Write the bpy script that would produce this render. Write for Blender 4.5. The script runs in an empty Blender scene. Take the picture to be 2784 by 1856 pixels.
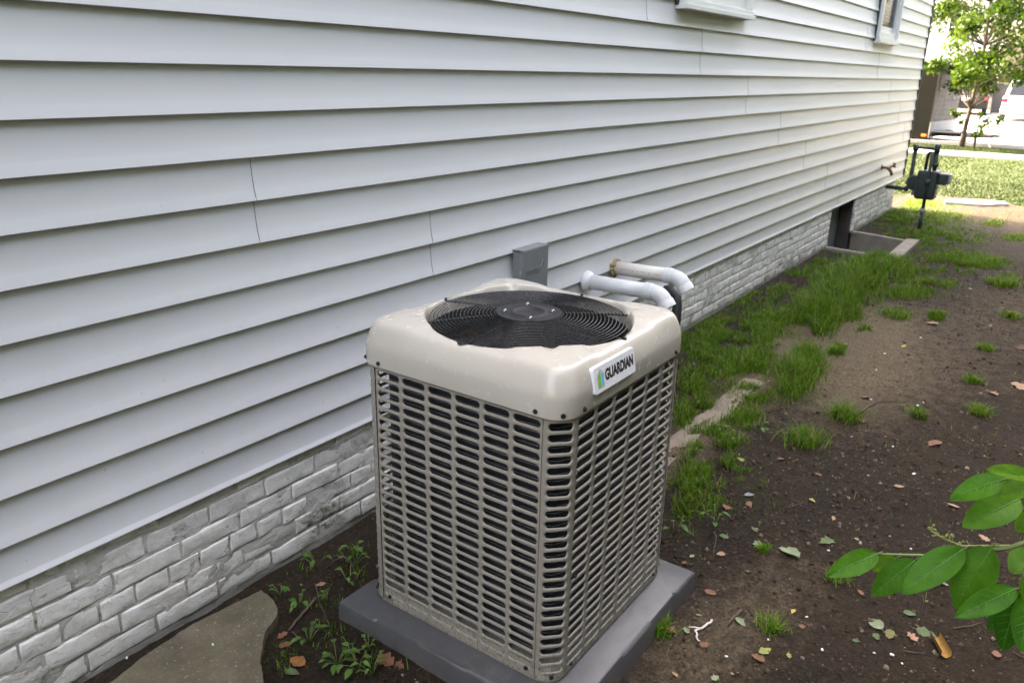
import bpy, bmesh, math, random
import numpy as np
from mathutils import Vector, Matrix

random.seed(7)
RNG = np.random.default_rng(11)
SC = bpy.context.scene
COL = SC.collection
R = math.radians

# ------------------------------------------------------------------ camera
CAM_LOC = Vector((0.0, -2.0, 1.659))
YAW, PITCH, ROLL = R(35.3186), R(-18.9408), R(1.1569)
_f = Vector((math.cos(PITCH)*math.cos(YAW), math.cos(PITCH)*math.sin(YAW), math.sin(PITCH)))
_r = Vector((math.sin(YAW), -math.cos(YAW), 0))
_u = _r.cross(_f)
_r2 = _r*math.cos(ROLL) + _u*math.sin(ROLL)
_u2 = _u*math.cos(ROLL) - _r*math.sin(ROLL)
cam = bpy.data.cameras.new('camera')
cam.lens = 27.63
cam.sensor_width = 36.0
cam.clip_start = 0.05
cam.clip_end = 600
cam.dof.use_dof = True
cam.dof.focus_distance = 2.05
cam.dof.aperture_fstop = 6.3
camo = bpy.data.objects.new('camera', cam)
COL.objects.link(camo)
camo.matrix_world = Matrix(((_r2.x, _u2.x, -_f.x, CAM_LOC.x), (_r2.y, _u2.y, -_f.y, CAM_LOC.y), (_r2.z, _u2.z, -_f.z, CAM_LOC.z), (0, 0, 0, 1)))
SC.camera = camo

# ------------------------------------------------------------------ sky, sun, exposure
SUN_DIR = Vector((0.14, 0.70, 0.68)).normalized()        # towards the sun: behind the house
SUN_EL = math.asin(SUN_DIR.z)
SUN_ROT = math.atan2(SUN_DIR.x, SUN_DIR.y)
world = bpy.data.worlds.new('World')
SC.world = world
world.use_nodes = True
wn = world.node_tree
for n in list(wn.nodes):
    wn.nodes.remove(n)
wo = wn.nodes.new('ShaderNodeOutputWorld')
wb = wn.nodes.new('ShaderNodeBackground')
ws = wn.nodes.new('ShaderNodeTexSky')
ws.sky_type = 'NISHITA'
ws.sun_disc = False
ws.sun_elevation = SUN_EL
ws.sun_rotation = SUN_ROT
ws.air_density = 0.7
ws.dust_density = 8.0
ws.ozone_density = 1.0
wb.inputs['Strength'].default_value = 0.15
wn.links.new(ws.outputs[0], wb.inputs['Color'])
wn.links.new(wb.outputs[0], wo.inputs['Surface'])
sun = bpy.data.lights.new('sun', 'SUN')
sun.energy = 2.0
sun.angle = R(0.53)
sun.color = (1.0, 0.97, 0.92)
suno = bpy.data.objects.new('sun', sun)
COL.objects.link(suno)
suno.rotation_euler = (-SUN_DIR).to_track_quat('-Z', 'Y').to_euler()
suno.location = (0, 0, 20)
vs = SC.view_settings
vs.view_transform = 'Standard'
vs.look = 'None'
vs.gamma = 1.0
vs.use_curve_mapping = False
vs.exposure = 4.5
vs.use_white_balance = True
vs.white_balance_temperature = 8750
vs.white_balance_tint = 11
SC.cycles.max_bounces = 8
SC.cycles.diffuse_bounces = 4
SC.cycles.transparent_max_bounces = 12
SC.cycles.sample_clamp_indirect = 6.0
SC.cycles.use_denoising = True

# ------------------------------------------------------------------ helpers
def link(o, parent=None):
    COL.objects.link(o)
    if parent is not None:
        o.parent = parent
    return o

def tag(o, label=None, cat=None, group=None, kind=None):
    if label: o['label'] = label
    if cat: o['category'] = cat
    if group: o['group'] = group
    if kind: o['kind'] = kind
    return o

def empty(name, loc=(0, 0, 0), rz=0.0, label=None, cat=None, group=None):
    o = bpy.data.objects.new(name, None)
    o.empty_display_size = 0.1
    o.location = loc
    o.rotation_euler = (0, 0, rz)
    link(o)
    return tag(o, label, cat, group)

def mesh_obj(name, me, mat=None, parent=None, loc=None, rot=None, smooth=None):
    if mat is not None and len(me.materials) == 0:
        me.materials.append(mat)
    if smooth is not None:
        me.shade_smooth() if smooth else me.shade_flat()
    o = bpy.data.objects.new(name, me)
    if loc is not None: o.location = loc
    if rot is not None: o.rotation_euler = rot
    return link(o, parent)

class MB:
    """collects vertices and faces for one mesh"""
    def __init__(self):
        self.v = []; self.f = []
    def add(self, vs, fs):
        b = len(self.v)
        self.v.extend([tuple(p) for p in vs])
        self.f.extend([tuple(b+i for i in f) for f in fs])
    def box(self, x0, x1, y0, y1, z0, z1):
        self.add([(x0,y0,z0),(x1,y0,z0),(x1,y1,z0),(x0,y1,z0),(x0,y0,z1),(x1,y0,z1),(x1,y1,z1),(x0,y1,z1)],
                 [(0,3,2,1),(4,5,6,7),(0,1,5,4),(1,2,6,5),(2,3,7,6),(3,0,4,7)])
    def tube(self, pts, rad, n=8, cap=True, closed=False):
        pts = [Vector(p) for p in pts]
        rads = rad if isinstance(rad, (list, tuple)) else [rad]*len(pts)
        rings = []; prev = None
        m = len(pts)
        for i, p in enumerate(pts):
            if closed: t = pts[(i+1) % m] - pts[i-1]
            else: t = pts[min(i+1, m-1)] - pts[max(i-1, 0)]
            t.normalize()
            if prev is None:
                a = Vector((0, 0, 1)) if abs(t.z) < 0.9 else Vector((1, 0, 0))
                nrm = t.cross(a).normalized()
            else:
                nrm = (prev - t*prev.dot(t))
                if nrm.length < 1e-6: nrm = t.orthogonal()
                nrm.normalize()
            prev = nrm
            b = t.cross(nrm)
            rings.append([p + (nrm*math.cos(2*math.pi*k/n) + b*math.sin(2*math.pi*k/n))*rads[i] for k in range(n)])
        vs = [q for r_ in rings for q in r_]
        fs = []
        for i in range(m if closed else m-1):
            a0 = i*n; b0 = ((i+1) % m)*n
            for k in range(n):
                fs.append((a0+k, a0+(k+1) % n, b0+(k+1) % n, b0+k))
        if cap and not closed:
            fs.append(tuple(range(n-1, -1, -1)))
            fs.append(tuple((m-1)*n+k for k in range(n)))
        self.add(vs, fs)
    def lathe(self, prof, n=24, axis='z', c=(0, 0, 0)):
        """prof: list of (radius, height); closed ends where radius is 0"""
        vs = []; fs = []
        for (r_, h) in prof:
            for k in range(n):
                a = 2*math.pi*k/n
                p = (r_*math.cos(a), r_*math.sin(a), h)
                if axis == 'y': p = (p[0], -p[2], p[1])
                if axis == 'x': p = (p[2], p[0], p[1])
                vs.append((p[0]+c[0], p[1]+c[1], p[2]+c[2]))
        for i in range(len(prof)-1):
            for k in range(n):
                fs.append((i*n+k, i*n+(k+1) % n, (i+1)*n+(k+1) % n, (i+1)*n+k))
        fs.append(tuple(range(n-1, -1, -1)))
        fs.append(tuple((len(prof)-1)*n+k for k in range(n)))
        self.add(vs, fs)
    def prism(self, poly, h0, h1, axis='z'):
        """poly: list of 2D points; extruded between h0 and h1 along axis"""
        n = len(poly)
        def P(a, b, h):
            return {'z': (a, b, h), 'y': (a, h, b), 'x': (h, a, b)}[axis]
        vs = [P(a, b, h0) for a, b in poly] + [P(a, b, h1) for a, b in poly]
        fs = [tuple(range(n-1, -1, -1)), tuple(range(n, 2*n))]
        for k in range(n):
            fs.append((k, (k+1) % n, n+(k+1) % n, n+k))
        self.add(vs, fs)
    def mesh(self, name, bevel=0.0, seg=2, smooth=False, fixn=True):
        me = bpy.data.meshes.new(name)
        me.from_pydata(self.v, [], self.f)
        if fixn or bevel > 0:
            bm = bmesh.new(); bm.from_mesh(me)
            bmesh.ops.remove_doubles(bm, verts=bm.verts, dist=1e-6)
            if fixn: bmesh.ops.recalc_face_normals(bm, faces=bm.faces)
            if bevel > 0:
                es = [e for e in bm.edges if len(e.link_faces) == 2 and e.calc_face_angle(0) > 0.6]
                bmesh.ops.bevel(bm, geom=es, offset=bevel, segments=seg, profile=0.6, affect='EDGES', clamp_overlap=True)
            bm.to_mesh(me); bm.free()
        if smooth: me.shade_smooth()
        me.update()
        return me
    def obj(self, name, mat, parent=None, bevel=0.0, seg=2, smooth=False, auto=None, loc=None, fixn=True):
        me = self.mesh(name, bevel, seg, smooth or auto is not None, fixn)
        if auto is not None:
            me.set_sharp_from_angle(angle=R(auto))
        return mesh_obj(name, me, mat, parent, loc)

def copy_tree(o, parent=None):
    c = o.copy()
    COL.objects.link(c)
    c.parent = parent
    for ch in list(o.children):
        copy_tree(ch, c)
    return c

# value noise (numpy) for real relief
_perm = np.random.default_rng(3).random((64, 64))
def vnoise(x, y):
    x = np.asarray(x, float); y = np.asarray(y, float)
    xi = np.floor(x).astype(int); yi = np.floor(y).astype(int)
    fx = x-xi; fy = y-yi
    fx = fx*fx*(3-2*fx); fy = fy*fy*(3-2*fy)
    a = _perm[xi % 64, yi % 64]; b = _perm[(xi+1) % 64, yi % 64]
    c = _perm[xi % 64, (yi+1) % 64]; d = _perm[(xi+1) % 64, (yi+1) % 64]
    return (a*(1-fx)+b*fx)*(1-fy)+(c*(1-fx)+d*fx)*fy
def fbm(x, y, o=4):
    s = 0; a = 0.5; x = np.asarray(x, float); y = np.asarray(y, float)
    for i in range(o):
        s = s+a*(vnoise(x*2**i+17.3*i, y*2**i+5.1*i)-0.5); a *= 0.5
    return s

def quick_mesh(name, verts, faces_quads=None, faces_tris=None):
    """numpy arrays straight into a mesh"""
    me = bpy.data.meshes.new(name)
    nq = 0 if faces_quads is None else len(faces_quads)
    nt = 0 if faces_tris is None else len(faces_tris)
    loops = []
    if nq: loops.append(np.asarray(faces_quads, np.int32).ravel())
    if nt: loops.append(np.asarray(faces_tris, np.int32).ravel())
    lv = np.concatenate(loops)
    me.vertices.add(len(verts)); me.vertices.foreach_set('co', np.asarray(verts, np.float32).ravel())
    me.loops.add(len(lv)); me.loops.foreach_set('vertex_index', lv)
    me.polygons.add(nq+nt)
    st = np.concatenate([np.arange(nq)*4, nq*4+np.arange(nt)*3]).astype(np.int32)
    me.polygons.foreach_set('loop_start', st)
    me.update(calc_edges=True)
    me.validate()
    return me

# ------------------------------------------------------------------ materials
class NT:
    def __init__(self, name):
        self.m = bpy.data.materials.new(name)
        self.m.use_nodes = True
        self.t = self.m.node_tree
        self.b = self.t.nodes['Principled BSDF']
        self.out = self.t.nodes['Material Output']
        self._tc = None
    def n(self, typ, **kw):
        x = self.t.nodes.new(typ)
        for k, v in kw.items():
            if k.startswith('i_'):
                key = k[2:]
                key = int(key) if key.isdigit() else key.replace('_', ' ')
                x.inputs[key].default_value = v
            else: setattr(x, k, v)
        return x
    def l(self, a, b): self.t.links.new(a, b)
    def tc(self, which='Object'):
        if self._tc is None: self._tc = self.n('ShaderNodeTexCoord')
        return self._tc.outputs[which]
    def pos(self):
        return self.n('ShaderNodeNewGeometry').outputs['Position']
    def noise(self, scale, detail=4, rough=0.6, vec=None, stretch=None, dist=0.0):
        x = self.n('ShaderNodeTexNoise')
        x.inputs['Scale'].default_value = scale
        x.inputs['Detail'].default_value = detail
        x.inputs['Roughness'].default_value = rough
        x.inputs['Distortion'].default_value = dist
        v = vec if vec is not None else self.pos()
        if stretch is not None:
            mp = self.n('ShaderNodeMapping'); mp.inputs['Scale'].default_value = stretch
            self.l(v, mp.inputs['Vector']); v = mp.outputs[0]
        self.l(v, x.inputs['Vector'])
        return x.outputs['Fac']
    def ramp(self, fac, stops, interp='LINEAR'):
        x = self.n('ShaderNodeValToRGB')
        x.color_ramp.interpolation = interp
        els = x.color_ramp.elements
        while len(els) < len(stops): els.new(0.5)
        for e, (p, c) in zip(els, stops):
            e.position = p
            e.color = (c, c, c, 1) if isinstance(c, (int, float)) else (*c, 1)
        self.l(fac, x.inputs['Fac'])
        return x.outputs['Color']
    def mix(self, fac, a, b, mode='MIX'):
        x = self.n('ShaderNodeMix', data_type='RGBA', blend_type=mode)
        for sock, val in ((x.inputs[0], fac), (x.inputs[6], a), (x.inputs[7], b)):
            if isinstance(val, (int, float)): sock.default_value = val
            elif isinstance(val, tuple): sock.default_value = (*val, 1) if len(val) == 3 else val
            else: self.l(val, sock)
        return x.outputs[2]
    def math(self, op, a, b=None, clamp=False):
        x = self.n('ShaderNodeMath', operation=op, use_clamp=clamp)
        for i, val in enumerate((a, b)):
            if val is None: continue
            if isinstance(val, (int, float)): x.inputs[i].default_value = val
            else: self.l(val, x.inputs[i])
        return x.outputs[0]
    def z(self):
        s = self.n('ShaderNodeSeparateXYZ'); self.l(self.pos(), s.inputs[0]); return s.outputs
    def bump(self, h, strength=0.3, dist=0.01, chain=None):
        x = self.n('ShaderNodeBump')
        x.inputs['Strength'].default_value = strength
        x.inputs['Distance'].default_value = dist
        self.l(h, x.inputs['Height'])
        if chain is not None: self.l(chain, x.inputs['Normal'])
        return x.outputs[0]
    def set(self, color=None, rough=None, metal=None, normal=None, spec=None, coat=None):
        for key, val in (('Base Color', color), ('Roughness', rough), ('Metallic', metal), ('Normal', normal), ('Specular IOR Level', spec), ('Coat Weight', coat)):
            if val is None: continue
            s = self.b.inputs[key]
            if isinstance(val, (int, float)): s.default_value = val
            elif isinstance(val, tuple): s.default_value = (*val, 1)
            else: self.l(val, s)
        return self.m

def simple(name, col, rough=0.5, metal=0.0, var=0.12, vscale=8.0, bump=0.0, bscale=60.0, spec=0.5):
    t = NT(name)
    f = t.noise(vscale, 5)
    c = t.ramp(f, [(0.3, tuple(x*(1-var) for x in col)), (0.7, tuple(min(1, x*(1+var)) for x in col))])
    rg = t.ramp(t.noise(vscale*2.3, 3), [(0.3, max(0, rough-0.06)), (0.7, min(1, rough+0.08))])
    nm = t.bump(t.noise(bscale, 3), bump, 0.004) if bump > 0 else None
    return t.set(c, rg, metal, nm, spec)

M = {}
def build_materials():
    # vinyl siding: pale grey, faint horizontal grain, scattered specks
    t = NT('vinyl_siding')
    v = t.noise(3.0, 3, stretch=(0.25, 1, 1.2))
    c = t.ramp(v, [(0.3, (0.57, 0.571, 0.572)), (0.7, (0.605, 0.606, 0.605))])
    sp = t.ramp(t.noise(55, 2, 0.5), [(0.745, 0.0), (0.775, 1.0)])
    low = t.ramp(t.math('MULTIPLY', t.z()[2], 0.5), [(0.2, 1.0), (0.75, 0.12)])
    c = t.mix(t.math('MULTIPLY', t.math('MULTIPLY', sp, low), 0.55), c, (0.16, 0.15, 0.13))
    grime = t.ramp(t.noise(7, 5, 0.7, stretch=(1, 1, 0.5)), [(0.5, 0.0), (0.8, 1.0)])
    c = t.mix(t.math('MULTIPLY', t.math('MULTIPLY', grime, low), 0.16), c, (0.30, 0.29, 0.26))
    g = t.noise(34, 4, 0.65, stretch=(0.06, 1, 6))
    b1 = t.bump(g, 0.02, 0.002)
    b2 = t.bump(t.noise(2.1, 2, stretch=(0.6, 1, 1.5)), 0.05, 0.02, b1)
    M['siding'] = t.set(c, t.ramp(g, [(0.2, 0.38), (0.8, 0.42)]), 0, b2, 0.28)
    tg_ = t.n('ShaderNodeCombineXYZ'); tg_.inputs[2].default_value = 1.0
    t.b.inputs['Anisotropic'].default_value = 0.4; t.l(tg_.outputs[0], t.b.inputs['Tangent'])

    # lime-washed old brick
    t = NT('painted_brick')
    n1 = t.noise(9, 6, 0.7); n2 = t.noise(38, 5, 0.7); n3 = t.noise(3.1, 4)
    c = t.ramp(n1, [(0.25, (0.57, 0.535, 0.485)), (0.5, (0.73, 0.70, 0.65)), (0.75, (0.80, 0.78, 0.74))])
    zz = t.z()[2]
    lowm = t.ramp(zz, [(0.01, 1.0), (0.08, 0.5), (0.30, 0.08)])
    dirt = t.math('MULTIPLY', t.ramp(n3, [(0.30, 0.0), (0.58, 1.0)]), lowm)
    c = t.mix(t.math('MULTIPLY', dirt, 0.5), c, (0.22, 0.19, 0.15))
    gr = t.ramp(t.noise(21, 6, 0.75), [(0.52, 0.0), (0.68, 1.0)])
    c = t.mix(t.math('MULTIPLY', gr, 0.34), c, (0.25, 0.225, 0.19))
    chip = t.ramp(t.noise(13, 5, 0.65), [(0.655, 0.0), (0.69, 1.0)])
    c = t.mix(t.math('MULTIPLY', chip, 0.8), c, (0.25, 0.15, 0.11))
    moss = t.math('MULTIPLY', t.ramp(t.noise(6.3, 5, 0.7), [(0.6, 0.0), (0.72, 1.0)]), lowm)
    c = t.mix(t.math('MULTIPLY', moss, 0.85), c, (0.05, 0.065, 0.018))
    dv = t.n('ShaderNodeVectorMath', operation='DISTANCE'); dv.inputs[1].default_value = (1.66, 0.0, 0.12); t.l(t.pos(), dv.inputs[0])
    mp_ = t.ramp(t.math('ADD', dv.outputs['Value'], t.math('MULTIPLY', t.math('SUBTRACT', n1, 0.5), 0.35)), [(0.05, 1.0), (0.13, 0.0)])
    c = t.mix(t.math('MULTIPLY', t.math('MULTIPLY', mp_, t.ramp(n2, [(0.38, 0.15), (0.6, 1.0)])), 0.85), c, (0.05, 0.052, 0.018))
    ck = t.n('ShaderNodeTexVoronoi', feature='DISTANCE_TO_EDGE'); ck.inputs['Scale'].default_value = 11
    mp = t.n('ShaderNodeMapping'); mp.inputs['Scale'].default_value = (1, 1, 1.7)
    ns = t.n('ShaderNodeTexNoise'); ns.inputs['Scale'].default_value = 14
    ad = t.n('ShaderNodeVectorMath', operation='SCALE'); ad.inputs['Scale'].default_value = 0.09
    t.l(t.pos(), ns.inputs['Vector']); t.l(ns.outputs['Color'], ad.inputs[0])
    a2 = t.n('ShaderNodeVectorMath', operation='ADD'); t.l(ad.outputs[0], a2.inputs[0]); t.l(t.pos(), a2.inputs[1])
    t.l(a2.outputs[0], mp.inputs['Vector']); t.l(mp.outputs[0], ck.inputs['Vector'])
    crack = t.ramp(ck.outputs['Distance'], [(0.0, 1.0), (0.012, 0.0)])
    crack = t.math('MULTIPLY', crack, t.ramp(t.noise(5, 3), [(0.5, 0.0), (0.6, 1.0)]))
    c = t.mix(t.math('MULTIPLY', crack, 0.7), c, (0.14, 0.125, 0.11))
    h = t.math('SUBTRACT', t.math('ADD', t.math('MULTIPLY', n2, 0.6), n1), t.math('MULTIPLY', crack, 0.8))
    M['brick'] = t.set(c, 0.85, 0, t.bump(h, 0.55, 0.012), 0.3)

    t = NT('mortar')
    c = t.ramp(t.noise(14, 6, 0.7), [(0.33, (0.17, 0.15, 0.12)), (0.43, (0.56, 0.535, 0.49)), (0.75, (0.72, 0.70, 0.66))])
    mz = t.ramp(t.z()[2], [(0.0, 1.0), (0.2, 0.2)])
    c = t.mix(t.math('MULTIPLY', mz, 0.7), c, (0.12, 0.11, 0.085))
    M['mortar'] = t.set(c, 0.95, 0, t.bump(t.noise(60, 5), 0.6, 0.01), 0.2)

    # beige powder coat of the condenser, grimy near its foot
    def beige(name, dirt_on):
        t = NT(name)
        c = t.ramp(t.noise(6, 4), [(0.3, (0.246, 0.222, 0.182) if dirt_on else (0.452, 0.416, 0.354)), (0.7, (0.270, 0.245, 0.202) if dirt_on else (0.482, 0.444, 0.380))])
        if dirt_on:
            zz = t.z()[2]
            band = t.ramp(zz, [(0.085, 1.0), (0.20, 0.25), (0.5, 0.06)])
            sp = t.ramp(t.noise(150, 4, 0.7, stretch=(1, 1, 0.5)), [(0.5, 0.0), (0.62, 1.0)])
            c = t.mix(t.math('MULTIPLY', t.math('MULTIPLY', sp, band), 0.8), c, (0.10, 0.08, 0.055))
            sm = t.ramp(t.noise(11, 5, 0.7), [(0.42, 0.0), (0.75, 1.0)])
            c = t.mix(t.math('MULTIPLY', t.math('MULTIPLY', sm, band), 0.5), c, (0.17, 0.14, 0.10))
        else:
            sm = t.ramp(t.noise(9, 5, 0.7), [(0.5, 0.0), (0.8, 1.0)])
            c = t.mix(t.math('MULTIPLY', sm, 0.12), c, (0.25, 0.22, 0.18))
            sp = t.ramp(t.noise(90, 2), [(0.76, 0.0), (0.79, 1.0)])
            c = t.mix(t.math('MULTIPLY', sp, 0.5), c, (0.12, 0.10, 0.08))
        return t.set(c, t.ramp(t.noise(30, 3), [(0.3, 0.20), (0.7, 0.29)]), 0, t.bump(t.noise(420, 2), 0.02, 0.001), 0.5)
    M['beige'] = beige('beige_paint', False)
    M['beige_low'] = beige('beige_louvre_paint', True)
    M['black_wire'] = simple('black_coated_wire', (0.012, 0.012, 0.013), 0.28, 0, 0.2, 30)
    M['black_cap'] = simple('black_stamped_cap', (0.010, 0.010, 0.011), 0.42, 0, 0.2, 20, 0.05, 200)
    M['screw'] = simple('dark_screw', (0.02, 0.018, 0.016), 0.45, 0.3)
    M['steel'] = simple('bright_steel', (0.25, 0.25, 0.245), 0.25, 1.0, 0.1, 60)
    M['alu'] = simple('fan_aluminium', (0.10, 0.10, 0.10), 0.3, 1.0, 0.12, 14)
    M['shroud'] = simple('shroud_metal', (0.045, 0.045, 0.044), 0.42, 0.2, 0.2, 10)
    M['motor'] = simple('black_motor', (0.02, 0.02, 0.02), 0.4)
    t = NT('coil_fins')
    w = t.n('ShaderNodeTexWave', wave_type='BANDS', bands_direction='Z'); w.inputs['Scale'].default_value = 60; w.inputs['Distortion'].default_value = 0.2
    t.l(t.pos(), w.inputs['Vector'])
    c = t.ramp(t.noise(25, 3), [(0.3, (0.012, 0.014, 0.018)), (0.7, (0.030, 0.034, 0.042))])
    M['coil'] = t.set(c, 0.45, 0.3, t.bump(w.outputs['Fac'], 0.3, 0.003))
    M['wire_steel'] = simple('thin_guard_wire', (0.33, 0.33, 0.32), 0.4, 0.5)
    M['badge'] = simple('white_badge', (0.76, 0.77, 0.79), 0.25, 0, 0.02)
    M['ink'] = simple('black_ink', (0.006, 0.006, 0.007), 0.4, 0, 0.0)
    M['logo_green'] = simple('logo_green', (0.20, 0.55, 0.03), 0.35, 0, 0.03)
    M['logo_blue'] = simple('logo_blue', (0.09, 0.45, 0.78), 0.35, 0, 0.03)
    M['rust'] = simple('rusty_leaf', (0.22, 0.075, 0.022), 0.8)
    # dusty grey plastic pad
    t = NT('pad_plastic')
    c = t.ramp(t.noise(7, 5), [(0.3, (0.055, 0.056, 0.058)), (0.7, (0.074, 0.075, 0.077))])
    du = t.ramp(t.noise(26, 6, 0.75), [(0.5, 0.0), (0.75, 1.0)])
    c = t.mix(t.math('MULTIPLY', du, 0.35), c, (0.17, 0.14, 0.11))
    sp = t.ramp(t.noise(170, 3, 0.6), [(0.66, 0.0), (0.70, 1.0)])
    c = t.mix(t.math('MULTIPLY', sp, 0.7), c, (0.05, 0.038, 0.025))
    lowz = t.ramp(t.z()[2], [(0.0, 1.0), (0.05, 0.0)])
    c = t.mix(t.math('MULTIPLY', t.math('MULTIPLY', lowz, t.ramp(t.noise(45, 5), [(0.4, 0.0), (0.6, 1.0)])), 0.7), c, (0.11, 0.085, 0.06))
    M['pad'] = t.set(c, t.ramp(du, [(0, 0.38), (1, 0.62)]), 0, t.bump(t.noise(300, 3), 0.1, 0.002))
    # concrete
    def conc(name, a, b, moss=0.0):
        t = NT(name)
        c = t.ramp(t.noise(8, 6, 0.7), [(0.3, a), (0.7, b)])
        ag = t.ramp(t.noise(110, 3), [(0.62, 0.0), (0.70, 1.0)])
        c = t.mix(t.math('MULTIPLY', ag, 0.5), c, (0.42, 0.38, 0.32))
        dk = t.ramp(t.noise(160, 3, vec=t.tc()), [(0.62, 0.0), (0.70, 1.0)])
        c = t.mix(t.math('MULTIPLY', dk, 0.5), c, (0.05, 0.045, 0.035))
        if moss:
            ms = t.ramp(t.noise(5, 5, 0.7), [(0.42, 0.0), (0.65, 1.0)])
            c = t.mix(t.math('MULTIPLY', ms, moss), c, (0.085, 0.085, 0.035))
        return t.set(c, 0.9, 0, t.bump(t.noise(70, 6, 0.75), 0.6, 0.01), 0.25)
    M['slab'] = conc('mossy_concrete', (0.075, 0.062, 0.043), (0.165, 0.139, 0.097), 0.45)
    M['concrete'] = conc('rough_concrete', (0.19, 0.165, 0.135), (0.30, 0.265, 0.22))
    M['strip'] = conc('sandy_concrete', (0.18, 0.145, 0.11), (0.27, 0.22, 0.17))
    M['light_concrete'] = conc('light_concrete', (0.22, 0.216, 0.21), (0.28, 0.275, 0.265))
    M['box_grey'] = simple('grey_enamel', (0.165, 0.178, 0.180), 0.42, 0, 0.05, 12, 0.03, 300)
    M['pvc'] = simple('white_pvc', (0.62, 0.625, 0.61), 0.33, 0, 0.05, 12)
    t = NT('aged_pvc')
    c = t.ramp(t.noise(10, 4), [(0.3, (0.58, 0.56, 0.49)), (0.7, (0.66, 0.64, 0.57))])
    M['pvc_old'] = t.set(c, 0.4)
    M['foam'] = simple('expanding_foam', (0.30, 0.21, 0.10), 0.9, 0, 0.5, 60, 0.7, 90)
    M['red_ink'] = simple('red_print', (0.55, 0.08, 0.09), 0.5, 0, 0.2, 80)
    M['rubber'] = simple('black_rubber', (0.018, 0.018, 0.02), 0.5)
    M['bronze'] = simple('bronze_tap', (0.15, 0.06, 0.03), 0.5, 0.5, 0.4, 60)
    M['gas_green'] = simple('dark_green_gas_paint', (0.022, 0.036, 0.034), 0.42, 0.1, 0.25, 15)
    M['gas_grey'] = simple('grey_meter_paint', (0.26, 0.28, 0.28), 0.45)
    M['white_paint'] = simple('white_window_vinyl', (0.66, 0.67, 0.65), 0.4, 0, 0.05, 6)
    M['dark_gap'] = simple('dark_trim', (0.02, 0.02, 0.022), 0.6)
    M['blind'] = simple('tan_blind', (0.40, 0.30, 0.24), 0.7)
    t = NT('window_glass')
    M['glass'] = t.set((0.05, 0.06, 0.06), 0.04, 0, None, 0.6)
    t.b.inputs['Alpha'].default_value = 0.35
    M['basement'] = simple('grey_painted_board', (0.19, 0.195, 0.205), 0.6, 0, 0.15, 4)
    M['dark_brick'] = simple('unpainted_reveal', (0.055, 0.045, 0.04), 0.9, 0, 0.3, 12, 0.5, 60)  # dark tone for the side faces of the opening and the well floor
    M['roofing'] = simple('asphalt_shingle', (0.06, 0.058, 0.055), 0.9, 0, 0.25, 30, 0.5, 80)
    M['bark'] = simple('bark', (0.045, 0.032, 0.021), 0.9, 0, 0.35, 25, 0.6, 60)
    M['twig'] = simple('twig_bark', (0.085, 0.060, 0.042), 0.85, 0, 0.3, 60, 0.4, 150)
    M['root'] = simple('bleached_root', (0.55, 0.50, 0.44), 0.8)
    M['scrap'] = simple('pale_scrap', (0.62, 0.62, 0.60), 0.6)
    M['tyre'] = simple('tyre_rubber', (0.015, 0.015, 0.015), 0.8)
    M['car_white'] = simple('silver_white_paint', (0.30, 0.32, 0.35), 0.25, 0.1, 0.03, 4)
    M['car_black'] = simple('black_car_paint', (0.006, 0.006, 0.007), 0.4, 0, 0.1, 4, spec=0.25)
    M['car_glass'] = simple('car_glass', (0.01, 0.012, 0.014), 0.05, 0, 0.0)
    M['tail'] = simple('tail_light', (0.25, 0.012, 0.02), 0.2)
    M['chrome'] = simple('chrome', (0.6, 0.6, 0.62), 0.15, 1.0)
    M['plate'] = simple('number_plate', (0.6, 0.66, 0.72), 0.4)
    M['orange'] = simple('orange_marker', (0.75, 0.20, 0.02), 0.35)
    M['trailer_side'] = simple('dark_trailer_skin', (0.011, 0.011, 0.0088), 0.6, 0.0, 0.15, 1.5, spec=0.08)
    M['trailer_front'] = simple('grey_trailer_skin', (0.045, 0.044, 0.046), 0.6, 0.0, 0.06, 2, spec=0.1)
    M['trailer_rim'] = simple('white_trailer_trim', (0.72, 0.72, 0.66), 0.4)
    M['bin'] = simple('dark_bin', (0.05, 0.048, 0.05), 0.55)
    M['green_box'] = simple('green_plastic', (0.02, 0.33, 0.13), 0.45)
    M['house_white'] = simple('white_clapboard', (0.5, 0.5, 0.49), 0.7, 0, 0.04, 2)
    M['house_grey'] = simple('taupe_clapboard', (0.28, 0.23, 0.20), 0.7, 0, 0.1, 2)
    M['fence'] = simple('weathered_fence', (0.22, 0.19, 0.165), 0.85, 0, 0.2, 4)

    # ground
    t = NT('bare_soil')
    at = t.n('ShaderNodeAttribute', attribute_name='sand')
    al = t.n('ShaderNodeAttribute', attribute_name='lawn')
    n0 = t.noise(2.3, 5, 0.65); n1 = t.noise(14, 6, 0.7); n2 = t.noise(75, 5, 0.7); n3 = t.noise(260, 3, 0.7)
    dark = t.ramp(n2, [(0.25, (0.0046, 0.0029, 0.0015)), (0.5, (0.0150, 0.0097, 0.0052)), (0.75, (0.047, 0.0315, 0.0175))])
    dark = t.mix(t.ramp(n0, [(0.35, 0.0), (0.65, 0.6)]), dark, t.ramp(n2, [(0.25, (0.009, 0.0056, 0.0030)), (0.75, (0.056, 0.037, 0.020))]))
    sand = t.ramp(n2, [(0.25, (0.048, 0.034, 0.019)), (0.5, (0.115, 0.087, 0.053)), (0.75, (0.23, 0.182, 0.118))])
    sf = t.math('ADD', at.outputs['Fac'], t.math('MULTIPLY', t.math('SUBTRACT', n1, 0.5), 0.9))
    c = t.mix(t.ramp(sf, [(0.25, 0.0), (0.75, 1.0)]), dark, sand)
    ls = t.ramp(n3, [(0.68, 0.0), (0.74, 1.0)])
    c = t.mix(t.math('MULTIPLY', ls, 0.55), c, (0.40, 0.35, 0.29))
    red = t.ramp(t.noise(33, 4), [(0.58, 0.0), (0.72, 1.0)])
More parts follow.
